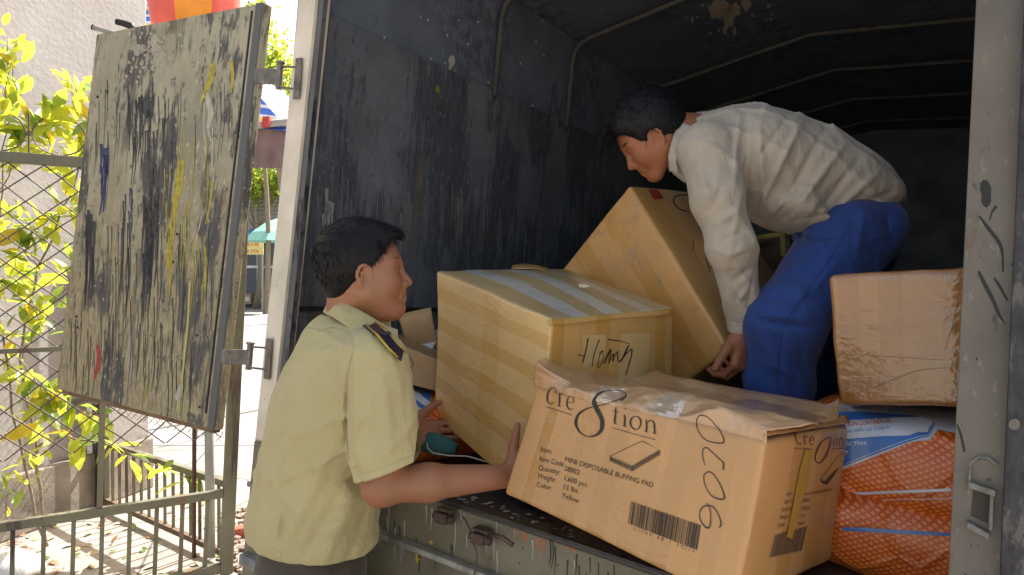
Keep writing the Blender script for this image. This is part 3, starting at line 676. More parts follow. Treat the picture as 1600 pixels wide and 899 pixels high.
drape('paint_splash', [blob(706, 95, 5, 10, 12, .2), [(702, 98), (707, 99), (703, 112), (700, 112)], blob(727, 131, 2.5, 6)]+[blob(random.Random(k).uniform(560, 860), random.Random(k+50).uniform(20, 180), 1.2, 2.2) for k in range(26)], lu, simple('pale_splash', (.6, .58, .52), .5, bump=0))
_s2 = [blob(1124, 14, 18, 16, 26, .5), blob(1140, 26, 13, 20, 22, .55, 3), blob(1166, 8, 7, 9, 14, .4), blob(1132, 48, 3, 8), blob(1148, 50, 2.5, 7), blob(1176, 24, 2, 3), blob(1201, 9, 3, 4), blob(1082, 30, 1.5, 6)]+[blob(random.Random(k+9).uniform(1075, 1210), random.Random(k+70).uniform(0, 60), 1.4, 2.2) for k in range(14)]
for p_ in _s2: drape('paint_splash', [p_], rf, simple('cream_splash', (.62, .52, .38), .6, bump=0) if 'cream_splash' not in bpy.data.materials else bpy.data.materials['cream_splash'])
drape('paint_splash', drips(505, 522, 318, 55, 5, 5, 0, 3)+drips(500, 850, 260, 90, 1.0, 30, .3, 6)+drips(508, 520, 310, 30, 8, 2, 0, 12), lw, simple('dim_white_splash', (.33, .32, .30), .5, bump=0))
drape('paint_splash', [blob(684, 140, 4, 6, 12, .4)]+drips(466, 472, 445, 22, 3, 2, 0, 2), lw, simple('mustard_splash', (.30, .23, .06), .5, bump=0))
# open left door, hinged on the post
D0 = [P(88, 608, 2.92), P(336, 673, 2.42), P(413, 4, 2.40), P(151, 54, 2.90)]
dn = unit(np.cross(D0[1]-D0[0], D0[3]-D0[0])); dn = dn if dn@(CAMP-D0[0]) > 0 else -dn
door = panel('cargo_door', D0, M['door'], truck, .034, dn, bevel=.003)
ex = unit(D0[1]-D0[0]); ey = unit(D0[3]-D0[0])
MB().box(D0[1]-ex*.036-dn*.01, ex*.034, dn*.016, D0[2]-D0[1]).build('door_rim', M['jamb'], door, bevel=.003)
MB().box(D0[1]-ex*.058-dn*.01+ey*.05, ex*.006, dn*.014, (D0[2]-D0[1])*.95).build('door_bead', M['black'], door)
MB().box(D0[0]-ey*.012-dn*.03+ex*.04, ex*(np.linalg.norm(D0[1]-D0[0])-.05), dn*.03, ey*.022).build('door_bottom_rail', simple('rusty_rail', (.17, .10, .055), .7, var=.5, scale=14), door, bevel=.002)
MB().tube([P(182, 34, 2.83), P(194, 37, 2.83), P(205, 41, 2.82), P(207, 48, 2.82)], [.012, .013, .015, .012], 10).build('door_latch', M['black'], door, True)
def dpaint(polys, mat, nm='paint_streak', off=.0012): return drape(nm, polys, door, mat, off=off)
yl = simple('yellow_paint', (.42, .34, .04), .45, var=.3, scale=50, bump=0); wh = simple('white_paint', (.48, .45, .36), .5, var=.2, scale=50, bump=0)
dpaint(stroke([(333, 100), (330, 122), (322, 142), (314, 160)], [7, 10, 7, 3])+stroke([(361, 95), (364, 120), (361, 145)], [6, 5, 2])+stroke([(284, 250), (280, 290), (272, 330), (268, 370), (262, 420)], [9, 12, 7, 9, 4])+stroke([(332, 285), (330, 310), (322, 350)], [5, 3, 2]), yl)
dpaint(drips(258, 322, 360, 120, 2, 16, 0, 21)+drips(255, 330, 230, 90, 1.4, 12, 0, 22), yl)
dpaint(stroke([(322, 142), (326, 160), (330, 178), (326, 200), (330, 222)], [5, 9, 8, 5, 2])+stroke([(320, 160), (319, 200), (322, 235), (318, 270)], [2, 2, 2, 1])+stroke([(333, 200), (332, 240), (334, 285)], [2, 2, 1])+stroke([(318, 330), (306, 380), (300, 420)], [1.5, 2, 1])+stroke([(284, 600), (281, 612), (279, 622), (282, 630)], [5, 9, 10, 2]), wh)
dpaint(stroke([(297, 440), (294, 500), (288, 560), (283, 610), (279, 652)], [2.5, 3, 3, 3, 2]), simple('pale_yellow_paint', (.55, .45, .14), .45, bump=0))
dpaint([blob(216, 76, 12, 9, 16, .5), blob(244, 70, 14, 13, 18, .6), blob(255, 92, 8, 10, 14, .5)]+[blob(random.Random(k).gauss(238, 20), random.Random(k+99).gauss(85, 22), 2.2, 2.6, 8, .4) for k in range(60)], simple('cream_chips', (.42, .37, .29), .7, var=.2, bump=0))
dpaint(stroke([(151, 538), (155, 556), (153, 574), (148, 592)], [2, 7, 7, 3]), simple('red_paint', (.40, .05, .045), .45, bump=0))
dk = simple('dark_paint', (.045, .045, .048), .5, var=.4, scale=40, bump=0); bl_ = simple('blue_paint', (.025, .04, .12), .5, bump=0)
dpaint([blob(228, 165, 11, 15, 24, .6)]+drips(200, 262, 185, 100, 2.4, 34, -.25, 31)+drips(234, 250, 285, 70, 4, 12, 0, 32)+drips(224, 248, 350, 120, 5, 22, 0, 33)+drips(131, 150, 355, 110, 4, 16, 0, 34)+drips(190, 210, 360, 120, 2.2, 12, 0, 35)+drips(140, 335, 400, 150, 1.5, 50, .05, 36)+drips(110, 320, 520, 110, 1.4, 50, .2, 37)+drips(262, 276, 235, 70, 2.5, 7, 0, 38)+drips(150, 400, 180, 120, 1.3, 34, -.1, 39), dk, off=.0009)
dpaint(drips(158, 170, 250, 75, 5, 10, 0, 41)+drips(196, 208, 320, 60, 2.5, 6, 0, 42), bl_, off=.0011)
for q in ((277, 366), (371, 366), (120, 495), (122, 512), (168, 143), (153, 152), (312, 636), (308, 524), (271, 410)): dpaint([blob(*q, 2, 2.4, 8, .1)], M['black'], 'screw_hole', .0016)
# hinges
def hinge(y0, xs_, nm='hinge'):
    a = P(xs_[0], y0, 2.40); b = P(xs_[1], y0+1, 2.36); mb = MB(); up_ = tu
    n_ = unit(np.cross(b-a, up_))
    mb.box(a-up_*.028-n_*.006, (b-a), n_*.012, up_*.05)
    pv = P(xs_[1]+1, y0+2, 2.36); mb.tube([pv-up_*.042, pv+up_*.042], .011, 10); mb.tube([pv+up_*.042, pv+up_*.05], .015, 10)
    c_ = rear(xs_[2], y0-12, -.02); e_ = rear(xs_[2]-2, y0+22, -.02)
    mb.bar(pv+up_*.034, c_, .012, .006, -td); mb.bar(pv-up_*.034, e_, .012, .006, -td)
    mb.bar(c_+tu*.03, e_-tu*.03, .028, .006, tw); mb.build(nm, M['hinge'], truck, bevel=.002)
hinge(118, (399, 436, 466)); hinge(556, (348, 389, 420))
# chassis and wheels under the bed
ch = simple('chassis_black', (.03, .03, .03), .7)
for a in (.45, 1.45): MB().box(T(a, .15, -.28), tw*.07, td*6.6, tu*.16).build('chassis_rail', ch, truck)
for a in (-.02, WO-.10):
    for dd in (1.5,):
        w_ = MB().lathe(T(a-.06, dd, -.55), [(.001, 0), (.2, .0), (.30, -.0), (.385, .03), (.40, .08), (.40, .18), (.385, .23), (.3, .25), (.001, .25)], 28, tw).build('wheel', M['black'], truck, True)
        MB().lathe(T(a-.068, dd, -.55), [(.001, .03), (.10, .02), (.19, -.004), (.21, .0), (.21, .01)], 24, tw).build('rim', M['pipe'], w_, True)
MB().tube([T(0, 1.5, -.55), T(WO, 1.5, -.55)], .05, 10).build('axle', ch, truck, True)
# outside skin of the cargo body and the cab beyond it
tpanel('outer_skin', [(-.046, DL+.04, -.06), (-.046, .03, -.06), (-.046, .03, EV+.06), (-.046, DL+.04, EV+.06)], simple('outer_blue_grey', (.32, .33, .34), .5), .02, (-1, 0, 0))
tpanel('outer_skin', [(WO+.07, 0.02, -.06), (WO+.07, DL+.04, -.06), (WO+.07, DL+.04, EV+.04), (WO+.07, 0.02, EV+.04)], bpy.data.materials['outer_blue_grey'], .02, (1, 0, 0))
cab = MB().box(T(.0, DL+.2, -.5), tw*WO, td*1.5, tu*1.9).build('cab', simple('cab_blue', (.10, .16, .30), .4), truck, bevel=.08)
MB().box(T(-.01, DL+.6, .5), tw*.01, td*.7, tu*.6).build('cab_window', simple('cab_glass', (.03, .04, .05), .1), cab)
# ------------------------------------------------------------ cartons
def cardmat(name, base, tape, bands, wrinkle=.5, gloss=.22, coat=.6, axis=0, bands2=None, blot=None, cover=0., vw=.10, wdir=(14, 60, .9)):
    """corrugated cardboard with packing tape: bands = [(start, end, amount)] in metres along the face's u (axis 0) or v (axis 1)"""
    t = NT(name); uv = t.coord('UV'); sp = t.n('SeparateXYZ', {0: uv})
    nz = t.noise(uv, 3.2, 5, .6); wob = t.math('MULTIPLY', t.math('SUBTRACT', t.noise(uv, 2.2, 3), .5), .018)
    fib = t.noise(t.n('Mapping', {'Vector': uv, 'Scale': (160, 6, 1) if axis == 0 else (160, 6, 1)}).outputs[0], 1., 4, .6)
    c = t.mix(t.ramp(nz, [(.3, 0.), (.7, 1.)]), tuple(x*.86 for x in base), tuple(min(1, x*1.1) for x in base))
    c = t.mix(t.math('MULTIPLY', t.ramp(fib, [(.35, 1.), (.6, 0.)]), .10), c, tuple(x*.7 for x in base))
    def band_mask(bs, ax):
        m = None; x = t.math('ADD', sp.outputs[ax], wob)
        for a, b, amt in bs:
            lo = t.n('MapRange', {0: x, 1: a-.0012, 2: a+.0012}).outputs[0]; hi = t.n('MapRange', {0: x, 1: b-.0012, 2: b+.0012}).outputs[0]
            k = t.math('MULTIPLY', t.math('SUBTRACT', lo, hi), amt); m = k if m is None else t.math('MAXIMUM', m, k)
        return m
    m = band_mask(bands, axis) if bands else t.math('MULTIPLY', sp.outputs[0], 0)
    if bands2: m = t.math('MINIMUM', t.math('ADD', m, t.math('MULTIPLY', band_mask(bands2, 1-axis), .7)), 1.)
    c = t.mix(m, c, tape)
    if blot:
        n2 = t.noise(uv, blot[3] if len(blot) > 3 else 4.5, 5, .65); c = t.mix(t.ramp(n2, [(blot[1], 0.), (blot[1]+.1, blot[2])]), c, blot[0])
    # wrinkles of the film
    wu = t.n('VectorMath', {0: uv, 1: t.n('VectorMath', {0: t.n('TexNoise', {'Vector': uv, 'Scale': 7., 'Detail': 4.}).outputs[1], 1: (.12, .12, 0)}, operation='MULTIPLY').outputs[0]}, operation='ADD').outputs[0]
    w1 = t.noise(t.n('Mapping', {'Vector': wu, 'Scale': (wdir[0], wdir[1], 1), 'Rotation': (0, 0, wdir[2])}).outputs[0], 1., 3, .6)
    w2 = t.n('TexVoronoi', {'Vector': wu, 'Scale': 11.}, feature='DISTANCE_TO_EDGE').outputs[0]
    w2 = t.ramp(w2, [(0, 1.), (.05, 0.)]); w3 = t.noise(uv, 26, 4, .6)
    film = t.math('ADD', m, cover); film = t.math('MINIMUM', film, 1.)
    h = t.math('ADD', t.math('MULTIPLY', w1, .7), t.math('ADD', t.math('MULTIPLY', w2, vw), t.math('MULTIPLY', w3, .4)))
    hb = t.math('ADD', t.math('MULTIPLY', m, .35), t.math('MULTIPLY', fib, .05))
    nb = t.bump(t.math('ADD', h, hb), wrinkle*.55, .006)
    t.p(Base_Color=c, Roughness=t.n('MapRange', {0: film, 3: .62, 4: gloss+.12}).outputs[0], Normal=nb, Coat_Weight=t.math('MULTIPLY', film, coat), Coat_Roughness=gloss*.6, Coat_Normal=t.bump(h, wrinkle, .01)); t.set(t.b, 'Coat IOR', 1.85)
    t.set(t.b, 'Specular IOR Level', .4)
    return t.m
def carton(name, parent, C, dims, mats, r=.008, amp=.006, nf=3.0, n=14, bulge=None, seed=0, holes=()):
    """C[(i,j,k)] corner points in the world; mats for x0,x1,y0,y1,z0,z1"""
    D = np.array(dims, float); ts = np.r_[0, r/4, r/2, r, np.linspace(r*3, 1e9, 2)[:1]]
    def axis_pts(L_): 
        mid = np.linspace(r, L_-r, n); return np.r_[0, r*.3, r*.6, mid, L_-r*.6, L_-r*.3, L_]
    V, F, UV, FM = [], [], [], []
    Cw = {k: np.asarray(v, float) for k, v in C.items()}
    def tri(q):
        a, b, c = q; o = np.zeros(3)
        for (i, j, k), p_ in Cw.items(): o = o+p_*((a if i else 1-a)*(b if j else 1-b)*(c if k else 1-c))
        return o
    for fi, (ax, sd_) in enumerate([(0,0),(0,1),(1,0),(1,1),(2,0),(2,1)]):
        if fi in holes: continue
        o1, o2 = [a for a in range(3) if a != ax]; A = axis_pts(D[o1]); B = axis_pts(D[o2]); n0 = len(V)
        for jb, b in enumerate(B):
            for ia, a in enumerate(A):
                q = np.zeros(3); q[ax] = D[ax]*sd_; q[o1] = a; q[o2] = b
                cl = np.clip(q, r, D-r); dv = q-cl; L_ = np.linalg.norm(dv); q2 = cl+dv/L_*r if L_ > 1e-9 else q
                if bulge is not None: q2 = bulge(q2, D)
                w_ = tri(q2/D); nv = noise.noise_vector(Vector(w_*nf)+Vector((seed, 0, 0))); nv2 = noise.noise_vector(Vector(w_*nf*4)+Vector((0, seed, 0)))
                V.append(w_+np.array(nv)*amp+np.array(nv2)*amp*.3)
        na = len(A)
        for jb in range(len(B)-1):
            for ia in range(na-1):
                f = (n0+jb*na+ia, n0+jb*na+ia+1, n0+(jb+1)*na+ia+1, n0+(jb+1)*na+ia); F.append(f); FM.append(fi)
                UV += [(A[ia], B[jb]), (A[ia+1], B[jb]), (A[ia+1], B[jb+1]), (A[ia], B[jb+1])]
    o = mesh(name, V, F, mats, parent, True, uvs=UV, fmats=FM)
    bm = bmesh.new(); bm.from_mesh(o.data); bmesh.ops.remove_doubles(bm, verts=bm.verts, dist=1e-5); bmesh.ops.recalc_face_normals(bm, faces=bm.faces); bm.to_mesh(o.data); bm.free()
    return o
def cpx(d): return {k: P(*v) for k, v in d.items()}
def comb(*objs):
    vs, fs = [], []
    for o in objs:
        b = base_of(o.parent)+np.array(o.location); n0 = len(vs)
        vs += [Vector(np.array(v.co)+b) for v in o.data.vertices]; fs += [tuple(i+n0 for i in p.vertices) for p in o.data.polygons]
    return BVHTree.FromPolygons(vs, fs)
def sheet(name, rows, mat, parent, n=60, amp=.004, nf=12, th=.0025, sub=5, seed=0, sm=True):
    """loft between rows of (px, py, depth); a real thin crumpled board"""
    def res(r, m):
        r = [P(*q) if not isinstance(q, np.ndarray) else q for q in r]; d = np.r_[0, np.cumsum([np.linalg.norm(r[i+1]-r[i]) for i in range(len(r)-1)])]; d /= d[-1]
        return np.stack([np.interp(np.linspace(0, 1, m), d, [q[k] for q in r]) for k in range(3)], 1)
    R2 = [res(r, n) for r in rows]; G = []
    for i in range(len(R2)-1):
        for k in range(sub): f_ = k/sub; f_ = f_; G.append(R2[i]*(1-f_)+R2[i+1]*f_)
    G.append(R2[-1]); m = len(G); V, F, UV = [], [], []; W_ = sum(np.linalg.norm(R2[0][i+1]-R2[0][i]) for i in range(n-1)); H_ = [0]
    for j in range(1, m): H_.append(H_[-1]+np.linalg.norm(G[j][n//2]-G[j-1][n//2]))
    for j in range(m):
        for i in range(n):
            q = G[j][i]; nv = np.array(noise.noise_vector(Vector(q*nf)+Vector((seed, 0, 0)))); nv2 = np.array(noise.noise_vector(Vector(q*nf*3.3))); e = min(1, 3*min(j, m-1-j)/max(1, m-1)+.25)
            V.append(q+(nv*amp+nv2*amp*.35)*e)
    for j in range(m-1):
        for i in range(n-1):
            F.append((j*n+i, j*n+i+1, (j+1)*n+i+1, (j+1)*n+i)); UV += [(W_*i/n, H_[j]), (W_*(i+1)/n, H_[j]), (W_*(i+1)/n, H_[j+1]), (W_*i/n, H_[j+1])]
    o = mesh(name, V, F, mat, parent, sm, uvs=UV); md = o.modifiers.new('board', 'SOLIDIFY'); md.thickness = th; md.offset = 0
    return o
CARD = (.47, .30, .155); CARDP = (.52, .34, .20); TAPE = (.40, .235, .075)
GOLD = (.46, .315, .125); GOLDT = (.40, .25, .065)

# --- carton with the handwritten name (held by the officer)
hc = cpx({(0,0,0): (845,800,1.82), (0,0,1): (861,500,1.72), (0,1,0): (676,650,2.25), (0,1,1): (683,423,2.15), (1,0,0): (1046,735,2.06), (1,0,1): (1052,481,1.95), (1,1,0): (847,625,2.5), (1,1,1): (882,419,2.38)})
hoang = thing('carton', 'tan taped carton with a handwritten name that the man in the olive shirt is holding', 'box', (hc[(0,0,0)]+hc[(1,1,0)])/2)
x0m = cardmat('hoang_left', (.80, .54, .24), (.68, .40, .11), [(.0, .05, .6), (.105, .15, .65), (.205, .25, .65), (.31, .35, .65), (.405, .44, .5)], axis=1, bands2=[(.22, .30, .5)], wrinkle=.55, cover=.45, gloss=.3)  # left face coloured lighter, standing in for light bounced from the street
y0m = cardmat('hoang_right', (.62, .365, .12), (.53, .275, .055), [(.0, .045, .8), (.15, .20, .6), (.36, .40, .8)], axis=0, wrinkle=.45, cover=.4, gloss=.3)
z1m = cardmat('hoang_top', (.55, .38, .18), (.62, .56, .46), [(.07, .13, 1.), (.19, .25, 1.), (.31, .355, .6)], axis=0, bands2=None, wrinkle=.55, cover=.65, gloss=.24)  # pale band colour includes the sky's glare on the tape
def hbulge(q, D):
    q = q.copy(); a, b = q[0]/D[0], q[1]/D[1]
    if q[2] > D[2]*.6: q[2] += .018*math.sin(math.pi*min(1, max(0, a)))*math.sin(math.pi*min(1, max(0, b)))*(q[2]/D[2]-.6)/.4
    return q
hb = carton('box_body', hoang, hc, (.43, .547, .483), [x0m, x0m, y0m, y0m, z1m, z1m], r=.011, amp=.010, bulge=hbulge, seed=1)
pale = cardmat('pale_tape', (.66, .45, .20), (.6, .4, .2), [], wrinkle=.3, cover=.7, gloss=.3)
drape('tape_patch', [[(910, 524), (947, 523), (944, 560), (912, 575)], [(971, 522), (1016, 521), (1010, 590), (965, 590)]], hb, pale, off=.0007)
def z6(x, y): return (890+x/9.41, 510+y/9.41)
hw = stroke([z6(265, 175), z6(245, 300), z6(215, 430), z6(182, 540)], [2.0, 1.7, 1.7, 1.5])+stroke([z6(125, 412), z6(165, 428), z6(215, 445)], [1.5, 1.1, 1])+stroke([z6(435, 195), z6(395, 290), z6(350, 430), z6(325, 595)], [1.6, 1.2, 1.2, 1])
hw += stroke([z6(490, 350), z6(440, 420), z6(412, 540), z6(412, 612), z6(455, 560), z6(490, 450), z6(475, 360), z6(430, 400)], .9)
hw += stroke([z6(605, 330), z6(550, 410), z6(520, 480), z6(495, 550), z6(540, 480), z6(600, 335), z6(590, 440), z6(565, 545)], [1.4, 1.3, 1, .9, 1, 1.6, 1.2, 1])+stroke([z6(565, 545), z6(600, 470), z6(640, 400), z6(628, 520), z6(660, 430), z6(700, 370), z6(700, 440), z6(712, 520)], 1.2)
hw += stroke([z6(712, 520), z6(760, 500), z6(800, 400), z6(860, 280), z6(830, 360), z6(800, 440), z6(740, 500)], [1.5, 1.8, 1.4, 1.4, 1.3, 1.4, 1.4])+stroke([z6(760, 480), z6(840, 390), z6(905, 335), z6(905, 420), z6(870, 550), z6(820, 715)], [1.2, 1.4, 1.7, 1.6, 1.5, 1.5])+stroke([z6(560, 192), z6(650, 205), z6(760, 220), z6(885, 262)], [1.6, 1.3, 1.0, .7])
drape('handwriting', hw, hb, M['ink'], off=.0018)
for k, pts in enumerate([[(800, 416, 2.29), (815, 412, 2.28), (835, 415, 2.27), (850, 419, 2.26)]]):
    sheet('torn_tape', [[(798, 420, 2.28), (815, 421, 2.26), (836, 421, 2.26), (854, 423, 2.26)], [(800, 414, 2.32), (815, 412, 2.30), (838, 414, 2.30), (856, 419, 2.28)]], cardmat('torn_tape', TAPE, TAPE, [], cover=.9), hoang, 24, .006, 40, .001, 3)
sheet('tape_edge', [[(857, 500, 1.715), (900, 496, 1.77), (960, 490, 1.84), (1051, 484, 1.945)], [(858, 510, 1.713), (900, 506, 1.765), (960, 499, 1.835), (1051, 492, 1.943)]], y0m, hoang, 30, .0015, 30, .0015, 3)
sheet('torn_scrap', [[(903, 444, 1.99), (915, 444, 1.99), (921, 447, 1.98)], [(905, 449, 1.985), (914, 450, 1.985), (920, 448, 1.98)]], simple('paper_scrap', (.6, .5, .36), .7), hoang, 6, .003, 60, .001, 2)

# --- printed carton in front
ccs = cpx({(0,0,0): (786,772,1.68), (1,0,0): (1147,947,1.29), (1,1,0): (1301,878,1.60), (0,1,0): (976,749,2.0), (0,0,1): (838,594,1.67), (1,0,1): (1196,690,1.285), (1,1,1): (1328,664,1.60), (0,1,1): (1010,610,2.0)})
cre = thing('carton', 'printed carton of buffing pads with a crushed top on the rear sill of the truck', 'box', (ccs[(0,0,0)]+ccs[(1,1,0)])/2)
fm_ = cardmat('print_front', (.62, .335, .14), (.47, .225, .05), [(.055, .085, .7), (.155, .205, .55), (.235, .285, .75), (.315, .365, .35), (.385, .43, .6), (.49, .52, .5)], axis=0, wrinkle=.38, cover=.3, gloss=.3)
rm_ = cardmat('print_right', (.60, .31, .12), (.47, .225, .055), [(.13, .19, .6), (.25, .33, .5)], axis=0, wrinkle=.55, cover=.75, gloss=.25)
tm_ = cardmat('print_top', (.56, .33, .17), (.58, .40, .24), [(.15, .2, .8), (.28, .34, .8)], axis=0, wrinkle=.6, cover=.8, gloss=.08, coat=.75)
cb = carton('box_body', cre, ccs, (.568, .40, .30), [rm_, rm_, fm_, fm_, tm_, tm_], r=.012, amp=.0045, nf=4, n=16, seed=5)
fpn = unit(np.cross(ccs[(1,0,0)]-ccs[(0,0,0)], ccs[(0,0,1)]-ccs[(0,0,0)]))
if fpn@(CAMP-ccs[(0,0,0)]) < 0: fpn = -fpn
def fr(px, py, o=.003):   # on the front face
    return hitT(px, py, ccs[(0,0,0)]*.5+ccs[(1,0,1)]*.5+fpn*o, fpn)
def dep(q): return float((np.asarray(q)-CAMP)@c2w((0, 0, 1.)))
row0 = [(836, 600), (872, 609), (927, 627), (980, 640), (1018, 651), (1056, 658), (1090, 650), (1122, 645), (1156, 656), (1196, 680)]
row1 = [(838, 570), (868, 586), (903, 601), (953, 603), (1000, 607), (1050, 613), (1090, 621), (1124, 629), (1182, 642), (1275, 664)]
row2 = [(848, 556), (874, 566), (905, 578), (945, 592), (985, 599), (1050, 606), (1090, 612), (1150, 622), (1215, 634), (1290, 652)]
row3 = [(854, 551), (875, 556), (890, 560), (927, 574), (958, 585), (985, 590), (1007, 584), (1026, 578), (1054, 587), (1137, 604), (1182, 611), (1250, 623), (1293, 632), (1310, 624)]
def wd_(row, fn): return [P(x, y, fn(x, y)) for x, y in row]
fdep = lambda x, y, a=0.: dep(fr(x, y))+a
R0 = [fr(x, max(y+4, 594+(x-838)*.268+9), -.004) for x, y in row0]; R0b = [fr(x, y-7, .0015) for x, y in row0]
R1 = wd_(row1, lambda x, y: min(fdep(x, y, .055), 1.62))
R2 = wd_(row2, lambda x, y: np.interp(x, [848, 1000, 1290], [1.80, 1.80, 1.56]))
R3 = wd_(row3, lambda x, y: np.interp(x, [854, 1000, 1310], [1.90, 1.93, 1.60]))
top = sheet('crushed_flap', [R0, R0b, R1, R2, R3], tm_, cre, 120, .0075, 19, .0016, 8)
rs0 = [P(1194, 682, 1.283), P(1230, 676, 1.37), P(1280, 668, 1.49), P(1328, 662, 1.597)]
rs1 = [P(1184, 652, 1.36), P(1232, 661, 1.44), P(1282, 660, 1.53), P(1322, 648, 1.605)]
sheet('side_flap', [rs0, rs1], rm_, cre, 30, .003, 22, .002, 5, seed=4)
sheet('corner_flap', [[(1262, 655, 1.52), (1290, 662, 1.53), (1312, 655, 1.56)], [(1268, 640, 1.55), (1292, 642, 1.56), (1309, 622, 1.60)]], tm_, cre, 16, .006, 30, .003, 4, seed=9)
sheet('torn_tape', [[(1128, 640, 1.36), (1150, 647, 1.345), (1166, 655, 1.335), (1184, 648, 1.34)], [(1134, 640, 1.38), (1152, 638, 1.38), (1168, 641, 1.37), (1186, 645, 1.36)]], cardmat('torn_tape2', (.46, .27, .10), (.4, .25, .1), [], cover=.9), cre, 30, .006, 60, .001, 4, seed=2)
_bv['CRE'] = comb(cb, top)
class _T: name = 'CRE'
def dc(name, polys, mat=None, **k): return drape(name, polys, _T, mat or M['print'], cre, **dict(dict(off=.0019), **k))
gt = cardmat('glare_tape', (.60, .44, .30), (.6, .5, .4), [], wrinkle=.22, cover=1., gloss=.03, coat=1., vw=.3); gt.node_tree.nodes['Principled BSDF'].inputs['Coat IOR'].default_value = 2.6
dc('tape_patch', [[(1035, 612), (1074, 619), (1062, 655), (1048, 654), (1022, 648)], [(937, 604), (975, 608), (962, 634), (925, 626)]], gt, off=.0012)  # pale glossy tape patches added to form the glare on the flap
def z1(x, y): return (830+x/5.995, 580+y/5.995)
def S(pts, w): return stroke([z1(*p) for p in pts], [q/6 for q in w] if hasattr(w, '__len__') else w/6)
g = S([(232, 205), (236, 180), (205, 155), (172, 180), (155, 235), (160, 290), (190, 308), (218, 292)], [10, 7, 6, 12, 17, 12, 7, 4])
g += S([(268, 200), (268, 260), (264, 325)], [8, 13, 13])+S([(252, 322), (284, 334)], 6)+S([(268, 232), (285, 212), (308, 214)], [6, 8, 11])
g += S([(342, 290), (398, 292), (392, 250), (368, 238), (345, 262), (338, 310), (352, 350), (380, 360), (400, 345)], [5, 6, 8, 5, 10, 14, 11, 7, 4])
g += S([(140, 335), (260, 372), (388, 415)], 5)
g += S([(840, 282), (880, 250), (885, 215), (850, 190), (780, 186), (700, 192), (640, 215), (600, 255), (594, 300), (625, 370), (660, 440), (670, 500), (655, 560), (610, 600), (545, 614), (480, 590), (440, 545), (422, 480), (445, 410), (500, 365), (580, 335), (680, 315), (770, 290), (840, 265), (872, 240)],
       [12, 14, 8, 4, 4, 6, 16, 30, 40, 40, 38, 38, 32, 20, 8, 10, 18, 28, 22, 14, 8, 7, 6, 5, 4])
g += S([(795, 340), (790, 420), (785, 480), (800, 495)], [7, 15, 15, 6])+S([(762, 372), (825, 385)], 6)
g += S([(875, 405), (880, 460), (876, 515)], [9, 15, 14])+S([(860, 510), (898, 524)], 6)+S([(884, 348), (892, 356)], [14, 14])
g += S([(985, 425), (945, 440), (932, 490), (955, 535), (990, 548), (1022, 520), (1028, 465), (1005, 430), (975, 425)], [5, 11, 15, 12, 6, 12, 15, 10, 5])
g += S([(1078, 455), (1085, 510), (1080, 568)], [9, 15, 13])+S([(1062, 560), (1100, 574)], 6)+S([(1085, 490), (1115, 465), (1148, 475), (1158, 520), (1158, 585)], [5, 8, 12, 15, 13])+S([(1142, 578), (1175, 592)], 6)
g += S([(772, 535), (960, 588), (1165, 642)], 5)
dc('logo', g)
pd = [z1(1040, 655), z1(1205, 740), z1(950, 890), z1(745, 795)]; dn_ = lambda q, k: (q[0]-.3, q[1]+k)
lines = stroke([pd[0], pd[1], pd[2], pd[3], pd[0]], 1.0, samples=1)
for k in (2.5, 5, 7.5): lines += stroke([dn_(pd[3], k), dn_(pd[2], k), dn_(pd[1], k)], 1.5 if k < 7 else .9, samples=1)
for q in (pd[3], pd[2], pd[1]): lines += stroke([q, dn_(q, 8)], 1.2, samples=1)
dc('pad_drawing', lines)
xd = lambda a: (math.cos(a), math.sin(a)); a1 = .245
def TX(s, x, y, sz, ang=a1, up=(.20, -.98), wx=1.): return (s, (x, y), (xd(ang)[0]*sz*wx, xd(ang)[1]*sz*wx), (up[0]*sz, up[1]*sz), dict(weight=-.004))
z2 = lambda x, y: (820+x/5.995, 680+y/5.995)
dc_items = [TX('Item:', *z2(145, 150), 11.5, wx=.80), TX('Item Code:', *z2(135, 240), 11.5, wx=.78), TX('Quantity:', *z2(128, 322), 11.5, wx=.8), TX('Weight:', *z2(118, 400), 11.5, wx=.8), TX('Color:', *z2(110, 482), 11.5, wx=.8),
            TX('MINI DISPOSABLE BUFFING PAD', *z2(372, 245), 11.2, .29, wx=.905), TX('28002', *z2(368, 330), 11.5, .30, wx=.88), TX('1,600 pcs', *z2(360, 420), 11.5, .30, wx=.88), TX('13 lbs.', *z2(352, 500), 11.5, .3, wx=.9), TX('Yellow', *z2(345, 580), 11.5, .36, wx=.9)]
drape_text('printed_text', dc_items, _T, M['print'], parent=cre, off=.0016)
rb = random.Random(3)
def barcode(tl, tr, br, bl_, n=62):
    x = 0; out = []
    while x < 1:
        w_ = rb.choice([.007, .007, .012, .02]); gp_ = rb.choice([.006, .009, .014]); a, b = x, min(1, x+w_)
        l = lambda p, q, f: (p[0]+(q[0]-p[0])*f, p[1]+(q[1]-p[1])*f); out.append([l(tl, tr, a), l(tl, tr, b), l(bl_, br, b), l(bl_, br, a)]); x += w_+gp_
    return out
dc('barcode', barcode((986.5, 783.5), (1096, 821), (1090, 860), (982, 818)))
drape_text('barcode_text', [TX(ch, 990+i*6.15, 828+i*2.3, 6.6, .36) for i, ch in enumerate('21C02 0B 1 FCase')], _T, M['print'], parent=cre, off=.0016)
z4 = lambda x, y: (1060+x/4.28, 630+y/4.28)
pen = stroke([z4(150, 80), z4(125, 110), z4(128, 170), z4(170, 235), z4(230, 262), z4(300, 265), z4(300, 225), z4(260, 160), z4(200, 95), z4(150, 80)], [1.6, 1.3, 1.2, 1.2, 1.5, 2.0, 1.5, 1.2, 1.1, 1.5])
pen += stroke([z4(180, 415), z4(165, 360), z4(168, 312), z4(190, 298), z4(230, 330), z4(280, 378), z4(303, 400), z4(302, 445)], [1, 1.2, 1.4, 1.8, 1.3, 1.3, 1.9, 2.3])
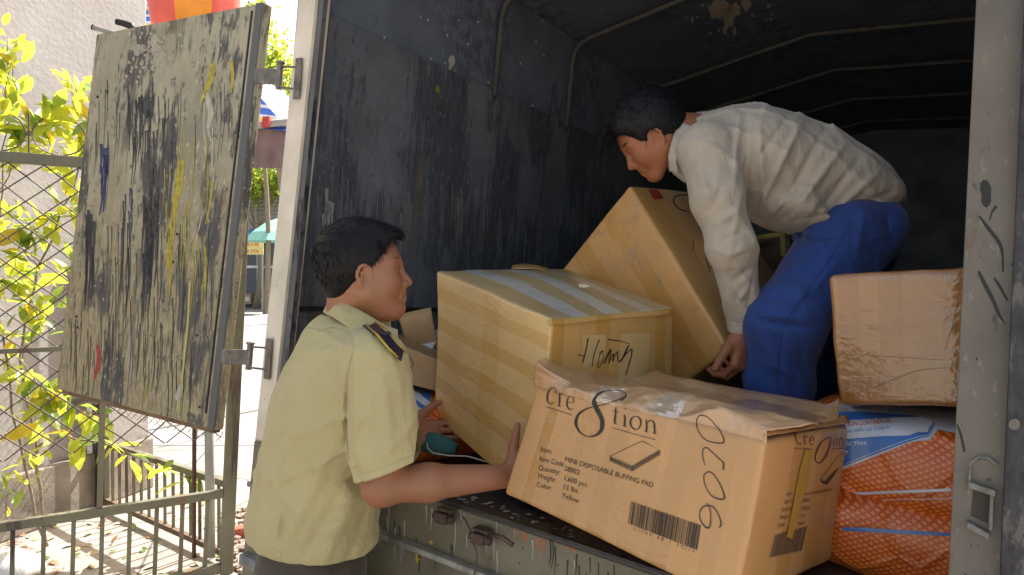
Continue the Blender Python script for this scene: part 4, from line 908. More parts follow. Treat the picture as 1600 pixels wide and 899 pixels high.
pen += stroke([z4(205, 458), z4(175, 480), z4(178, 540), z4(215, 610), z4(265, 640), z4(308, 638), z4(300, 590), z4(268, 520), z4(230, 470), z4(200, 457)], [1.9, 1.5, 1.2, 1.3, 1.8, 2.3, 1.7, 1.3, 1.4, 1.9])
pen += stroke([z4(188, 665), z4(210, 700), z4(218, 760), z4(215, 815), z4(195, 835), z4(160, 800), z4(143, 750), z4(160, 700), z4(200, 685), z4(240, 700), z4(275, 760), z4(288, 810), z4(275, 830)], [.7, 1.2, 1.3, 1.6, 2.2, 1.6, 1.3, 1.6, 2.2, 1.4, 1.4, 1.8, 2.4])
dc('handwriting', pen, M['ink'], off=.002)
# right face print
z5 = lambda x, y: (1190+x/3.473, 640+y/3.473)
q = stroke([z5(192, 118), z5(180, 125), z5(184, 165), z5(200, 190), z5(212, 182)], 1.2)+stroke([z5(228, 140), z5(232, 190)], 1.2)+stroke([z5(230, 155), z5(245, 142)], 1)+stroke([z5(258, 165), z5(280, 165), z5(270, 145), z5(258, 165), z5(262, 190), z5(280, 188)], 1.1)
q += stroke([z5(176, 212), z5(265, 215)], .9)+stroke([z5(372, 150), z5(365, 200), z5(345, 255), z5(310, 290), z5(288, 270), z5(300, 215), z5(330, 170), z5(372, 150)], [1, 2, 2.2, 1.5, 1.5, 2.4, 1.4, 1])+stroke([z5(385, 160), z5(388, 200)], 1)+stroke([z5(403, 150), z5(403, 198)], 1)+stroke([z5(420, 198), z5(420, 160), z5(436, 160), z5(438, 198)], 1)+stroke([z5(380, 212), z5(445, 210)], .9)
q += stroke([z5(320, 375), z5(345, 400), z5(410, 320)], [2, 6, 2], samples=2)+stroke([z5(320, 375), z5(430, 235), z5(438, 250)], .7, samples=2)
_bv['CRE2'] = comb(cb)
class _T2: name = 'CRE2'
lo = simple('faded_print', (.075, .05, .035), .6, bump=0)
drape('logo', q, _T2, lo, cre, off=.0016)
UPR = (.14, -.99)
its = [('Item:', z5(130, 470)), ('Item Code:', z5(118, 513)), ('Quantity:', z5(105, 555)), ('Weight:', z5(92, 598)), ('Color:', z5(82, 640))]
drape_text('printed_text', [(s_, p_, (6.2*.75, -1.0), (UPR[0]*9.5, UPR[1]*9.5), {}) for s_, p_ in its]+[('MINI DISPOSABLE BUFFING PAD', z5(225, 468), (3.1, -.55), (UPR[0]*6.5, UPR[1]*6.5), {}), ('28002', z5(215, 505), (5, -.9), (UPR[0]*9, UPR[1]*9), {}), ('1,600 pcs', z5(205, 548), (4.2, -.7), (UPR[0]*9, UPR[1]*9), {}), ('13 lbs.', z5(195, 588), (4.2, -.7), (UPR[0]*9, UPR[1]*9), {}), ('Yellow', z5(188, 630), (4.2, -.7), (UPR[0]*9, UPR[1]*9), {})], _T2, lo, parent=cre, off=.0016)
drape('barcode', barcode(z5(70, 680), z5(245, 632), z5(215, 765), z5(40, 803)), _T2, lo, cre, off=.0016)
drape('tape_strip', [[z5(232, 215), z5(275, 222), z5(245, 400), z5(205, 530), z5(160, 700), z5(130, 690), z5(165, 520), z5(200, 330)]], _T2, cardmat('amber_tape', (.48, .27, .05), (.5, .3, .06), [], cover=.9), cre, off=.0022)

# --- tilted carton pulled by the worker
tcn = {(0,0,0): P(1002,652,2.29), (0,0,1): P(862,440,2.54), (0,1,0): P(1140,545,2.03), (0,1,1): P(983,288,2.29), (1,0,0): P(1143,640,2.62), (1,0,1): P(1015,416,2.87), (1,1,0): P(1275,516,2.36), (1,1,1): P(1121,304,2.62)}
tilt = thing('carton', 'tilted yellowish carton with a red tag dragged by the worker in blue trousers', 'box', (tcn[(0,0,0)]+tcn[(1,1,0)])/2)
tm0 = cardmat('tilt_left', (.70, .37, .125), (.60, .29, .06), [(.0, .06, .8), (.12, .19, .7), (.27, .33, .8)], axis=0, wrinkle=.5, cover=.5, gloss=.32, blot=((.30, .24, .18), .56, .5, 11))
tm1 = cardmat('tilt_right', (.78, .48, .22), (.72, .40, .12), [(.0, .13, .8)], axis=0, wrinkle=.5, cover=.5, gloss=.32, blot=((.10, .065, .045), .60, .6, 4.2))  # right face coloured lighter to make up for the light it lacks
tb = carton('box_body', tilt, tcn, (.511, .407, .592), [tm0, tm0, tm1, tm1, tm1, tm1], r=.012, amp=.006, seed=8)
drape('red_tag', [[(1009, 291), (1024, 292), (1037, 311), (1021, 312)]], tb, simple('red_label', (.50, .05, .05), .4), off=.0015)
z7 = lambda x, y: (860+x/2.567, 270+y/2.567)
drape('pen_mark', stroke([z7(560, 92), z7(510, 92), z7(492, 115), z7(515, 145), z7(560, 160)], 1.2)+stroke([z7(550, 120), z7(560, 140)], 1.)+stroke([z7(572, 275), z7(572, 310)], 1.2)+stroke([z7(620, 340), z7(640, 400)], 1.4)+stroke([z7(632, 338), z7(648, 385)], 1.2), tb, M['ink'], off=.0015)
# carton with yellow strap behind the worker's arm
yc = cpx({(0,0,0): (1150,560,2.75), (0,0,1): (1150,395,2.75), (1,0,0): (1245,530,2.6), (1,0,1): (1240,352,2.6), (0,1,0): (1190,560,3.05), (0,1,1): (1190,385,3.05), (1,1,0): (1280,535,2.9), (1,1,1): (1276,345,2.9)})
strp = thing('carton', 'dark brown carton with yellow strapping between the worker and the tilted box', 'box', (yc[(0,0,0)]+yc[(1,1,0)])/2)
bmq = cardmat('dark_card', (.20, .13, .07), (.3, .18, .05), [(.05, .1, .6)], wrinkle=.5, cover=.4)
carton('box_body', strp, yc, (.26, .3, .42), [bmq]*6, amp=.006, seed=11)
ys = simple('yellow_strap', (.55, .36, .06), .4)
mb = MB(); mb.bar(P(1180, 372, 2.66), P(1246, 362, 2.56), .016, .003, tu); mb.bar(P(1222, 350, 2.58), P(1224, 400, 2.58), .016, .004, tw); mb.bar(P(1226, 362, 2.56), P(1240, 345, 2.58), .012, .003, tw); mb.build('strap', ys, strp)

# --- wrapped carton on the sack stack at the right
wc = {(0,0,0): P(1310,633,1.66), (1,0,0): P(1510,640,1.50), (0,0,1): P(1293,433,1.66), (1,0,1): P(1516,414,1.50)}
for k in ((0,0), (1,0)):
    a, e = wc[(k[0],0,0)], wc[(k[0],0,1)]; wc[(k[0],1,0)] = a+td*.42+tw*.03; wc[(k[0],1,1)] = e+td*.42+tw*.03-tu*.02
wrap = thing('carton', 'brown carton in shiny stretch wrap on top of the orange sack', 'box', (wc[(0,0,0)]+wc[(1,1,0)])/2)
wm = cardmat('wrapped_card', (.40, .185, .055), (.32, .135, .03), [(.02, .07, .6), (.115, .17, .5), (.26, .29, .6)], axis=0, bands2=[(.0, .07, .6), (.16, .19, .4)], wrinkle=.6, cover=1., gloss=.06, coat=.7, vw=.0, wdir=(12, 30, .25))
wb = carton('box_body', wrap, wc, (.31, .42, .31), [wm]*6, r=.014, amp=.008, nf=5, seed=15)
dkc = simple('card_gap', (.24, .13, .06), .6, bump=0)
drape('crease', stroke([(1322, 620), (1380, 600), (1432, 580), (1490, 574)], [.5, 1.1, 1.1, .5])+stroke([(1312, 553), (1400, 558), (1476, 563)], [.5, .8, .5])+stroke([(1497, 470), (1488, 510), (1476, 548)], [.5, 1.6, .5]), wb, dkc, off=.001)

# ------------------------------------------------------------ woven sacks
def sackmat(name, rot=.0, sc=78):
    t = NT(name); uv = t.coord('UV'); m = t.n('Mapping', {'Vector': uv, 'Scale': (sc*.62, sc, 1)}).outputs[0]; sp = t.n('SeparateXYZ', {0: m})
    a = t.math('ABSOLUTE', t.math('SUBTRACT', t.math('FRACT', t.math('ADD', sp.outputs[0], sp.outputs[1])), .5)); b = t.math('ABSOLUTE', t.math('SUBTRACT', t.math('FRACT', t.math('SUBTRACT', sp.outputs[0], sp.outputs[1])), .5))
    k = t.ramp(t.math('MINIMUM', a, b), [(.17, 1.), (.26, 0.)])
    k2 = k
    c = t.mix(k2, (.92, .36, .06), (.72, .095, .008)); c = t.mix(t.ramp(t.noise(uv, 6, 5), [(.45, 0.), (.75, .5)]), c, (.40, .07, .02))
    w = t.noise(uv, 16, 5, .6); w2 = t.n('TexVoronoi', {'Vector': uv, 'Scale': 9.}, feature='DISTANCE_TO_EDGE').outputs[0]
    t.p(Base_Color=c, Roughness=.34, Normal=t.bump(t.math('ADD', w, t.ramp(w2, [(0, 1.), (.1, 0.)])), .45, .01), Coat_Weight=.3, Coat_Roughness=.2); return t.m
M['sack'] = sackmat('orange_woven_sack')
def film(name, col): return simple(name, col, .3, var=.12, scale=14, bump=.5, bscale=22, Coat_Weight=.3, Coat_Roughness=.15)
def sack(parent, c, X, Y, Z, hx, hy, hz, mat, seed=0, e=.42, amp=.014, name='bag'):
    X, Y, Z = unit(X), unit(Y), unit(Z); nu, nv = 72, 40; V, F, UV = [], [], []
    sg = lambda x, p: math.copysign(abs(x)**p, x)
    for j in range(nv+1):
        v = -math.pi/2+math.pi*j/nv
        for i in range(nu):
            u = 2*math.pi*i/nu; q = np.array([sg(math.cos(v), e)*sg(math.cos(u), e)*hx, sg(math.cos(v), e)*sg(math.sin(u), e)*hy, sg(math.sin(v), e*1.4)*hz])
            w_ = np.asarray(c)+X*q[0]+Y*q[1]+Z*q[2]; nn = np.array(noise.noise_vector(Vector(w_*5)+Vector((seed, 0, 0)))); n2 = np.array(noise.noise_vector(Vector(w_*14)+Vector((seed, 0, 0))))
            V.append(w_+nn*amp+n2*amp*.45)
    for j in range(nv):
        for i in range(nu):
            i2 = (i+1) % nu; F.append((j*nu+i, j*nu+i2, (j+1)*nu+i2, (j+1)*nu+i))
            for (ii, jj) in ((i, j), (i+1, j), (i+1, j+1), (i, j+1)): q_ = np.array(V[jj*nu+ii % nu])-np.asarray(c); UV.append((q_@X+q_@Y*.6, q_@Z-q_@Y*.35))
    return mesh(name, V, F, mat, parent, True, uvs=UV)
sp_ = P(1420, 700, 1.72)
s1 = thing('feed_sack', 'upper orange diamond-pattern sack with a blue and white label under the wrapped carton', 'sack', P(1410, 770, 1.75), 'orange sacks stacked beside the right truck post')
sk1 = sack(s1, P(1440, 722, 1.70)+td*.10-tu*.004, tw, td, tu, .28, .27, .125, M['sack'], 1)
s2 = thing('feed_sack', 'lower orange sack lying on the truck floor beneath the labelled orange sack', 'sack', P(1410, 880, 1.72), 'orange sacks stacked beside the right truck post')
sk2 = sack(s2, P(1440, 832, 1.68)+td*.10, tw, td, tu, .28, .27, .105, M['sack'], 7)
zs = lambda x, y: (1310+x/6.66, 625+y/6.66)
wf = film('white_sack_print', (.62, .63, .68)); bf = film('blue_sack_print', (.04, .17, .50)); wf2 = film('white_sack_lettering', (.66, .67, .72))
drape('sack_print', [[zs(-60, 30), zs(1240, 60), zs(1230, 350), zs(1035, 315), zs(985, 380), zs(940, 425), zs(820, 430), zs(700, 460), zs(80, 710), zs(-60, 760)]], sk1, wf, off=.001, maxe=7)
drape('sack_print', [[zs(-20, 135), zs(200, 125), zs(560, 150), zs(800, 170), zs(890, 200), zs(1010, 252), zs(985, 300), zs(945, 380), zs(860, 400), zs(640, 470), zs(80, 680), zs(-20, 700)]], sk1, bf, off=.0018, maxe=7)
drape('sack_print', [[zs(-20, 220), zs(120, 222), zs(400, 205), zs(700, 190), zs(850, 190), zs(950, 225), zs(985, 255), zs(945, 300), zs(930, 345), zs(820, 345), zs(740, 375), zs(400, 385), zs(120, 405), zs(-20, 415)], ]+stroke([zs(80, 662), zs(300, 575), zs(640, 448), zs(850, 388), zs(935, 370), zs(955, 335), zs(1000, 262)], .9), sk1, wf2, off=.0026, maxe=7)
for pts, col in (((155, 95, 330, 96), bf), ((510, 115, 690, 116), bf), ((330, 98, 490, 98), None), ((700, 138, 870, 140), None), ((20, 112, 100, 112), None)):
    cx_, cy_ = (pts[0]+pts[2])/2, pts[1]; rx = (pts[2]-pts[0])/2
    drape('sack_ring', stroke([zs(cx_+rx*math.cos(a), cy_+12*math.sin(a)) for a in np.linspace(0, 6.0, 12)], 1.0, close=True), sk1, col or (simple('orange_print', (.62, .24, .10), .4, bump=0) if 'orange_print' not in bpy.data.materials else bpy.data.materials['orange_print']), off=.002)
redp = simple('red_print', (.58, .07, .05), .4, bump=0); blup = simple('blue_print', (.06, .22, .55), .4, bump=0)
drape_text('sack_lettering', [('TAN BON CONTINENTAL', zs(-22, 290), (7.35, -.52), (.1, -10.2), {'weight': .012})], sk1, redp, off=.0034)
drape_text('sack_lettering', [('Long Binh, H.Bến Lức, T.Long An', zs(-20, 356), (6.1, -.55), (.1, -7.2), {})], sk1, blup, off=.0034)
drape_text('sack_lettering', [('ĐẶC TÍNH:', zs(40, 475), (7.6, -.3), (.1, -7.5), {'weight': .02}), ('25 Kg', zs(-60, 565), (10.5, -.5), (.1, -10.5), {'weight': .02})], sk1, wf2, off=.0034)
drape('sack_band', [[(1316, 770), (1395, 767), (1486, 763), (1486, 768), (1395, 771), (1316, 775)]], sk1, wf2, off=.001)
drape('sack_band', [[(1316, 824), (1350, 824), (1400, 828), (1490, 834), (1490, 838), (1400, 834), (1350, 831), (1316, 829)]], sk2, bf, off=.002)
drape('seam', stroke([(1300, 781), (1400, 781), (1490, 779)], 1), sk1, wf2, off=.001)
# left sack and small opened carton behind the officer's hands
s3 = thing('feed_sack', 'orange sack with blue and white label lying by the left truck wall behind the officer', 'sack', T(.42, .40, 0))
sk3 = sack(s3, P(640, 655, 2.42), unit(tw*.9+td*.2), td, tu, .24, .22, .115, M['sack'], 12)
zz = lambda x, y: (590+x/3.455, 460+y/3.455)
drape('sack_print', [[zz(90, 440), zz(140, 440), zz(285, 505), zz(285, 645), zz(150, 600), zz(90, 590)]], sk3, wf2, off=.001)
drape('sack_print', [[zz(90, 440), zz(140, 452), zz(285, 520), zz(285, 585), zz(140, 468), zz(90, 450)], [zz(135, 530), zz(150, 530), zz(275, 620), zz(275, 628), zz(150, 590), zz(130, 585)]], sk3, bf, off=.0018)
drape_text('sack_lettering', [('TAN BON CONTINENTAL', zz(90, 455), (2.75*1.4, 2.35), (.9, -6.0), {})], sk3, redp, off=.003)
drape_text('sack_lettering', [('Long Binh, H.Ben Luc', zz(110, 500), (3.0, 1.9), (.8, -4.2), {})], sk3, blup, off=.003)
oc = cpx({(0,0,0): (600,590,2.30), (0,0,1): (600,528,2.30), (1,0,0): (682,612,2.26), (1,0,1): (684,562,2.26), (0,1,0): (632,575,2.6), (0,1,1): (634,520,2.6), (1,1,0): (705,590,2.55), (1,1,1): (706,538,2.55)})
opn = thing('carton', 'small opened carton with a raised flap and white paper beside the officer\'s face', 'box', (oc[(0,0,0)]+oc[(1,1,0)])/2)
om = cardmat('open_card', (.43, .27, .135), (.4, .24, .1), [], cover=.1, wrinkle=.3)
ob = carton('box_body', opn, oc, (.19, .3, .13), [om]*6, r=.005, amp=.002, seed=4)
sheet('flap', [[(640, 553, 2.45), (688, 556, 2.40)], [(621, 493, 2.42), (673, 480, 2.38)]], om, opn, 14, .004, 18, .003, 4)
sheet('paper', [[(652, 544, 2.42), (672, 556, 2.39)], [(646, 532, 2.44), (690, 512, 2.40)]], simple('white_paper', (.6, .6, .62), .7, bump=0), opn, 10, .002, 18, .0008, 3)
drape('pen_mark', stroke([zz(132, 335), zz(165, 335), zz(192, 365), zz(180, 395), zz(140, 410), zz(110, 405)], .9)+stroke([zz(135, 350), zz(138, 372), zz(128, 395), zz(160, 375), zz(118, 385)], .8), ob, M['ink'], off=.0012)
# teal bundle and twine on the bed
tl = thing('cloth_bundle', 'rolled teal cloth bundle tied with pale twine on the truck floor by the left hand', 'cloth', T(.58, .12, .0))
q0 = P(683, 697, 2.12)
V = MB().lathe(q0-tw*.07, [(.004, 0), (.020, .008), (.030, .03), (.029, .07), (.025, .10), (.016, .125), (.004, .128)], 20, tw+td*.2); V.v = [tuple(np.array(v_)+np.array(noise.noise_vector(Vector(v_)*22))*.006) for v_ in V.v]
V.build('cloth', simple('teal_cloth', (.035, .13, .13), .8, var=.3), tl, True)
MB().tube([P(668, 692, 2.05), P(668, 700, 2.04), P(676, 708, 2.03), P(700, 712, 2.04), P(730, 713, 2.06), P(762, 722, 2.03)], .0022, 6).build('twine', simple('twine', (.42, .40, .33), .8), tl, True)
# ------------------------------------------------------------ people: signed-distance modelling, meshed with surface nets
f4 = np.float32
class Sdf:
    def __init__(s): s.ops = []
    def _a(s, kind, prm, k, op, bb): s.ops.append((kind, prm, k, op, bb)); return s
    def cone(s, a, b, r1, r2, k=.02, op='u'):   # tapered capsule
        a, b = np.asarray(a, float), np.asarray(b, float); return s._a('c', (a, b, r1, r2), k, op, None)
    def chain(s, pts, rs, k=.02, op='u'):
        for i in range(len(pts)-1): s.cone(pts[i], pts[i+1], rs[i], rs[i+1], k, op)
        return s
    def ell(s, c, r, M_=None, k=.02, op='u'):
        return s._a('e', (np.asarray(c, float), np.asarray(r, float), np.eye(3) if M_ is None else np.asarray(M_, float)), k, op, None)
    def plane(s, p, n, k=.0, op='i'): return s._a('p', (np.asarray(p, float), unit(n)), k, op, None)
    def fold(s, a, b, w_, h):      # crease/ridge given in the photo frame, pushed through the cloth
        return s._a('f', (np.asarray(a, float), np.asarray(b, float), w_, h), 0, 'd', None)
    def ridge(s, amp, dv, seed=0, warp=6.): return s._a('r', (amp, np.asarray(dv, float), seed, warp), 0, 'd', None)
    def noise(s, amp, sc, seed=0): return s._a('n', (amp, sc, seed), 0, 'd', None)
    def ev(s, Q):
        d = np.full(Q.shape[0], 1e3, f4)
        for kind, prm, k, op, _ in s.ops:
            if kind == 'c':
                a, b, r1, r2 = prm; ab = b-a; L2 = ab@ab+1e-12; q = Q-a.astype(f4); t_ = np.clip((q@ab.astype(f4))/L2, 0, 1); e = q-t_[:, None]*ab.astype(f4); v = np.sqrt((e*e).sum(1))-(r1+(r2-r1)*t_)
            elif kind == 'e':
                c, r, M_ = prm; q = (Q-c.astype(f4))@M_.astype(f4); n1 = np.sqrt(((q/r.astype(f4))**2).sum(1)); n2 = np.sqrt(((q/(r*r).astype(f4))**2).sum(1))+1e-6; v = n1*(n1-1)/n2
                v = np.where(n1 < .15, -min(r), v)
            elif kind == 'p': v = (Q-prm[0].astype(f4))@prm[1].astype(f4)
            elif kind == 'f':
                px, py = pix(Q); a, b, w_, h = prm; ab = b-a; tt = np.clip(((px-a[0])*ab[0]+(py-a[1])*ab[1])/(ab@ab), 0, 1); dx = px-a[0]-tt*ab[0]; dy = py-a[1]-tt*ab[1]
                v = h*np.exp(-(dx*dx+dy*dy)/(w_*w_))*np.sin(np.pi*(.12+.76*tt)); d = d-v.astype(f4); continue
            elif kind == 'r':
                amp, dv, sd_, wp = prm; r_ = np.random.default_rng(sd_); ph = Q@dv.astype(f4)
                for _ in range(3): a1_ = r_.normal(0, 1, 3)*wp; ph = ph+1.3*np.sin(Q@a1_.astype(f4)+r_.uniform(0, 6))
                m_ = .5+.5*np.sin(Q@(r_.normal(0, 1, 3)*8).astype(f4)+r_.uniform(0, 6)); d = d-(amp*m_*(1-np.abs(np.sin(ph)))**3).astype(f4); continue
            elif kind == 'n':
                amp, sc, sd_ = prm; r_ = np.random.default_rng(sd_); v = 0
                for _ in range(7):
                    dv = r_.normal(0, 1, 3)*sc; dv2 = r_.normal(0, 1, 3)*sc*.7; v = v+np.sin(Q@dv.astype(f4)+r_.uniform(0, 6)+1.5*np.sin(Q@dv2.astype(f4)))
                d = d+(amp*v/7).astype(f4); continue
            v = v.astype(f4)
            if op == 'u':
                if k > 0: h = np.maximum(k-np.abs(d-v), 0)/k; d = np.minimum(d, v)-h*h*k*.25
                else: d = np.minimum(d, v)
            elif op == 's':
                v = -v; 
                if k > 0: h = np.maximum(k-np.abs(d-v), 0)/k; d = np.maximum(d, v)+h*h*k*.25
                else: d = np.maximum(d, v)
            elif op == 'i':
                if k > 0: h = np.maximum(k-np.abs(d-v), 0)/k; d = np.maximum(d, v)+h*h*k*.25
                else: d = np.maximum(d, v)
        return d
    def mesh(s, lo, hi, h):
        lo, hi = np.asarray(lo, float), np.asarray(hi, float); n = np.ceil((hi-lo)/h).astype(int)+1
        xs = [lo[i]+h*np.arange(n[i]) for i in range(3)]
        # coarse pass: only evaluate near the surface
        B = 8; D = np.full(n, .5, f4); nb = [(n[i]+B-1)//B for i in range(3)]
        cen = np.stack(np.meshgrid(*[lo[i]+h*(np.arange(nb[i])*B+B/2) for i in range(3)], indexing='ij'), -1).reshape(-1, 3).astype(f4)
        dc_ = s.ev(cen).reshape(nb); rad = h*B*.87*1.5+.012; sel = np.argwhere(np.abs(dc_) < rad)
        for i in range(nb[0]):
            for j in range(nb[1]):
                for k in range(nb[2]):
                    if dc_[i, j, k] < -rad: D[i*B:(i+1)*B, j*B:(j+1)*B, k*B:(k+1)*B] = -.5
        ch = 160
        for c0 in range(0, len(sel), ch):
            bs = sel[c0:c0+ch]; pts = []; sl = []
            for b in bs:
                r_ = [slice(b[a]*B, min((b[a]+1)*B, n[a])) for a in range(3)]; g = np.stack(np.meshgrid(*[xs[a][r_[a]] for a in range(3)], indexing='ij'), -1); sl.append((r_, g.shape[:3])); pts.append(g.reshape(-1, 3))
            v = s.ev(np.concatenate(pts).astype(f4)); o_ = 0
            for r_, sh in sl: m_ = sh[0]*sh[1]*sh[2]; D[tuple(r_)] = v[o_:o_+m_].reshape(sh); o_ += m_
        return nets(D, lo, h)
def nets(D, lo, h):
    ins = D < 0; c = [n-1 for n in D.shape]; cnt = np.zeros(c, np.int8)
    for i in (0,1):
        for j in (0,1):
            for k in (0,1): cnt += ins[i:c[0]+i, j:c[1]+j, k:c[2]+k]
    act = (cnt > 0) & (cnt < 8); idx = np.argwhere(act); vid = np.full(c, -1, np.int64); vid[act] = np.arange(len(idx))
    acc = np.zeros((len(idx), 3)); num = np.zeros(len(idx))
    X, Y, Z = idx.T
    cor = [(i,j,k) for i in (0,1) for j in (0,1) for k in (0,1)]
    for a in cor:
        for ax in range(3):
            if a[ax] == 1: continue
            b = list(a); b[ax] = 1; va = D[X+a[0], Y+a[1], Z+a[2]]; vb = D[X+b[0], Y+b[1], Z+b[2]]; m = (va < 0) != (vb < 0)
            t_ = np.where(m, va/(va-vb+1e-20), 0); q = np.tile(np.array(a, float), (len(idx), 1)); q[:, ax] += t_; acc += q*m[:, None]; num += m
    V = lo+(idx+acc/num[:, None])*h; F = []
    for ax in range(3):
        o1, o2 = [(1,2), (2,0), (0,1)][ax]; s0 = [slice(None)]*3; s1 = [slice(None)]*3; s0[ax] = slice(0, -1); s1[ax] = slice(1, None)
        A = ins[tuple(s0)]; Bm = ins[tuple(s1)]; e = np.argwhere(A != Bm); e = e[(e[:, o1] > 0) & (e[:, o2] > 0) & (e[:, o1] < c[o1]) & (e[:, o2] < c[o2]) & (e[:, ax] < c[ax])]
        fl_ = A[tuple(e.T)]; q = []
        for d1, d2 in ((1,1), (0,1), (0,0), (1,0)):
            t_ = e.copy(); t_[:, o1] -= d1; t_[:, o2] -= d2; q.append(vid[tuple(t_.T)])
        q = np.stack(q, 1); q[~fl_] = q[~fl_][:, ::-1]; F.append(q[(q >= 0).all(1)])
    return V, np.concatenate(F)
def smoothmesh(V, F, it=1, lam=.5):
    V = V.copy(); e = np.concatenate([F[:, [0,1]], F[:, [1,2]], F[:, [2,3]], F[:, [3,0]]])
    for _ in range(it):
        acc = np.zeros_like(V); n_ = np.zeros(len(V))
        np.add.at(acc, e[:, 0], V[e[:, 1]]); np.add.at(acc, e[:, 1], V[e[:, 0]]); np.add.at(n_, e[:, 0], 1); np.add.at(n_, e[:, 1], 1)
        V += lam*(acc/np.maximum(n_, 1)[:, None]-V)
    return V
def merge(parts):
    V, F, n0 = [], [], 0
    for v, f in parts: V.append(v); F.append(f+n0); n0 += len(v)
    return np.concatenate(V), np.concatenate(F)
def clip_out(V, F, boxes):
    c = V[F].mean(1); keep = np.ones(len(F), bool)
    for lo, hi in boxes: keep &= ~((c > np.asarray(lo)).all(1) & (c < np.asarray(hi)).all(1))
    F = F[keep]; u_, inv = np.unique(F, return_inverse=True); return V[u_], inv.reshape(F.shape)
def frame_from(x, up):
    x = unit(x); z = unit(np.asarray(up)-x*(np.asarray(up)@x)); y = np.cross(z, x); return np.stack([x, y, z], 1)   # columns: forward, left, up

# ---- a head: local x = face forward, y = left, z = up
def head_ops(s, o, Mh, sc=1., fat=1., mouth=True):
    W = lambda *q: np.asarray(o)+Mh@(np.array(q, float)*sc)
    E = lambda q, r, k, op='u', M2=None: s.ell(W(*q), np.array(r)*sc, Mh if M2 is None else Mh@M2, k*sc, op)
    K = lambda a, b, r1, r2, k, op='u': s.cone(W(*a), W(*b), r1*sc, r2*sc, k*sc, op)
    E((-.014, 0, .034), (.097, .076, .083), .03); E((.020, 0, -.015), (.070, .067*fat, .088), .035)
    for g in (1, -1):
        K((.008, g*.052*fat, -.055), (.066, g*.020, -.098), .030*fat, .021, .03); E((.052, g*.036*fat, -.030), (.034, .030*fat, .034), .03)
        K((.080, g*.012, .018), (.066, g*.046, .016), .010, .010, .018)
        E((.094, g*.031, -.001), (.016, .019, .013), .014, 's')
        E((.0705, g*.031, -.001), (.0165, .0175, .0135), .006)                           # eyelid mound
        K((.085, g*.019, .005), (.080, g*.044, .004), .0035, .0030, .004); K((.084, g*.020, -.0105), (.079, g*.043, -.009), .0026, .0022, .005)
    K((.083, 0, .004), (.106, 0, -.032), .0085, .0115, .014)
    for g in (1, -1): E((.096, g*.0135, -.036), (.011, .0085, .008), .006); E((.101, g*.008, -.0425), (.006, .0035, .004), .003, 's')
    K((.085, -.012, -.052), (.085, .012, -.052), .012, .012, .018)
    K((.0865, -.020, -.0645), (.0935, 0, -.0595), .0050, .0066, .006); K((.0935, 0, -.0595), (.0865, .020, -.0645), .0066, .0050, .006)
    K((.0845, -.018, -.069), (.0920, 0, -.0715), .0055, .0080, .006); K((.0920, 0, -.0715), (.0845, .018, -.069), .0080, .0055, .006)
    K((.099, -.022, -.0655), (.1035, 0, -.0655), .0026, .0032, .003, 's'); K((.1035, 0, -.0655), (.099, .022, -.0655), .0032, .0026, .003, 's')
    E((.074, 0, -.096), (.021, .024, .017), .02)
    if fat > 1.03: E((.030, 0, -.105), (.045, .042, .022), .03)
    for g in (1, -1):
        c = np.array([.006, g*(.073*min(fat, 1.02)), -.018]); A = np.array([-.22, g*.42, 0.]);  # ear plate leans outwards at the back
        rim = []
        for a in np.linspace(-1.9, 2.5, 12): 
            x_ = .0175*math.cos(a+1.57+.15)*(1 if math.sin(a+1.57) > 0 else .8); z_ = .031*math.sin(a+1.57+.15); rim.append(tuple(c+np.array([x_-.10*0, g*(.007-.42*x_), z_])))
        for i in range(len(rim)-1): K(rim[i], rim[i+1], .0042, .0042, .003)
        E(tuple(c+np.array([.001, g*.002, -.002])), (.0155, .0065, .027), .006); E(tuple(c+np.array([.004, g*.012, -.003])), (.0075, .0085, .012), .004, 's')
        E(tuple(c+np.array([.008, g*.004, -.028])), (.0085, .005, .010), .006); K(tuple(c+np.array([-.006, g*.009, .014])), tuple(c+np.array([-.008, g*.010, -.012])), .0028, .0028, .004)
        K(tuple(c+np.array([.0145, g*.002, -.004])), tuple(c+np.array([.0135, g*.003, -.010])), .0035, .003, .004)
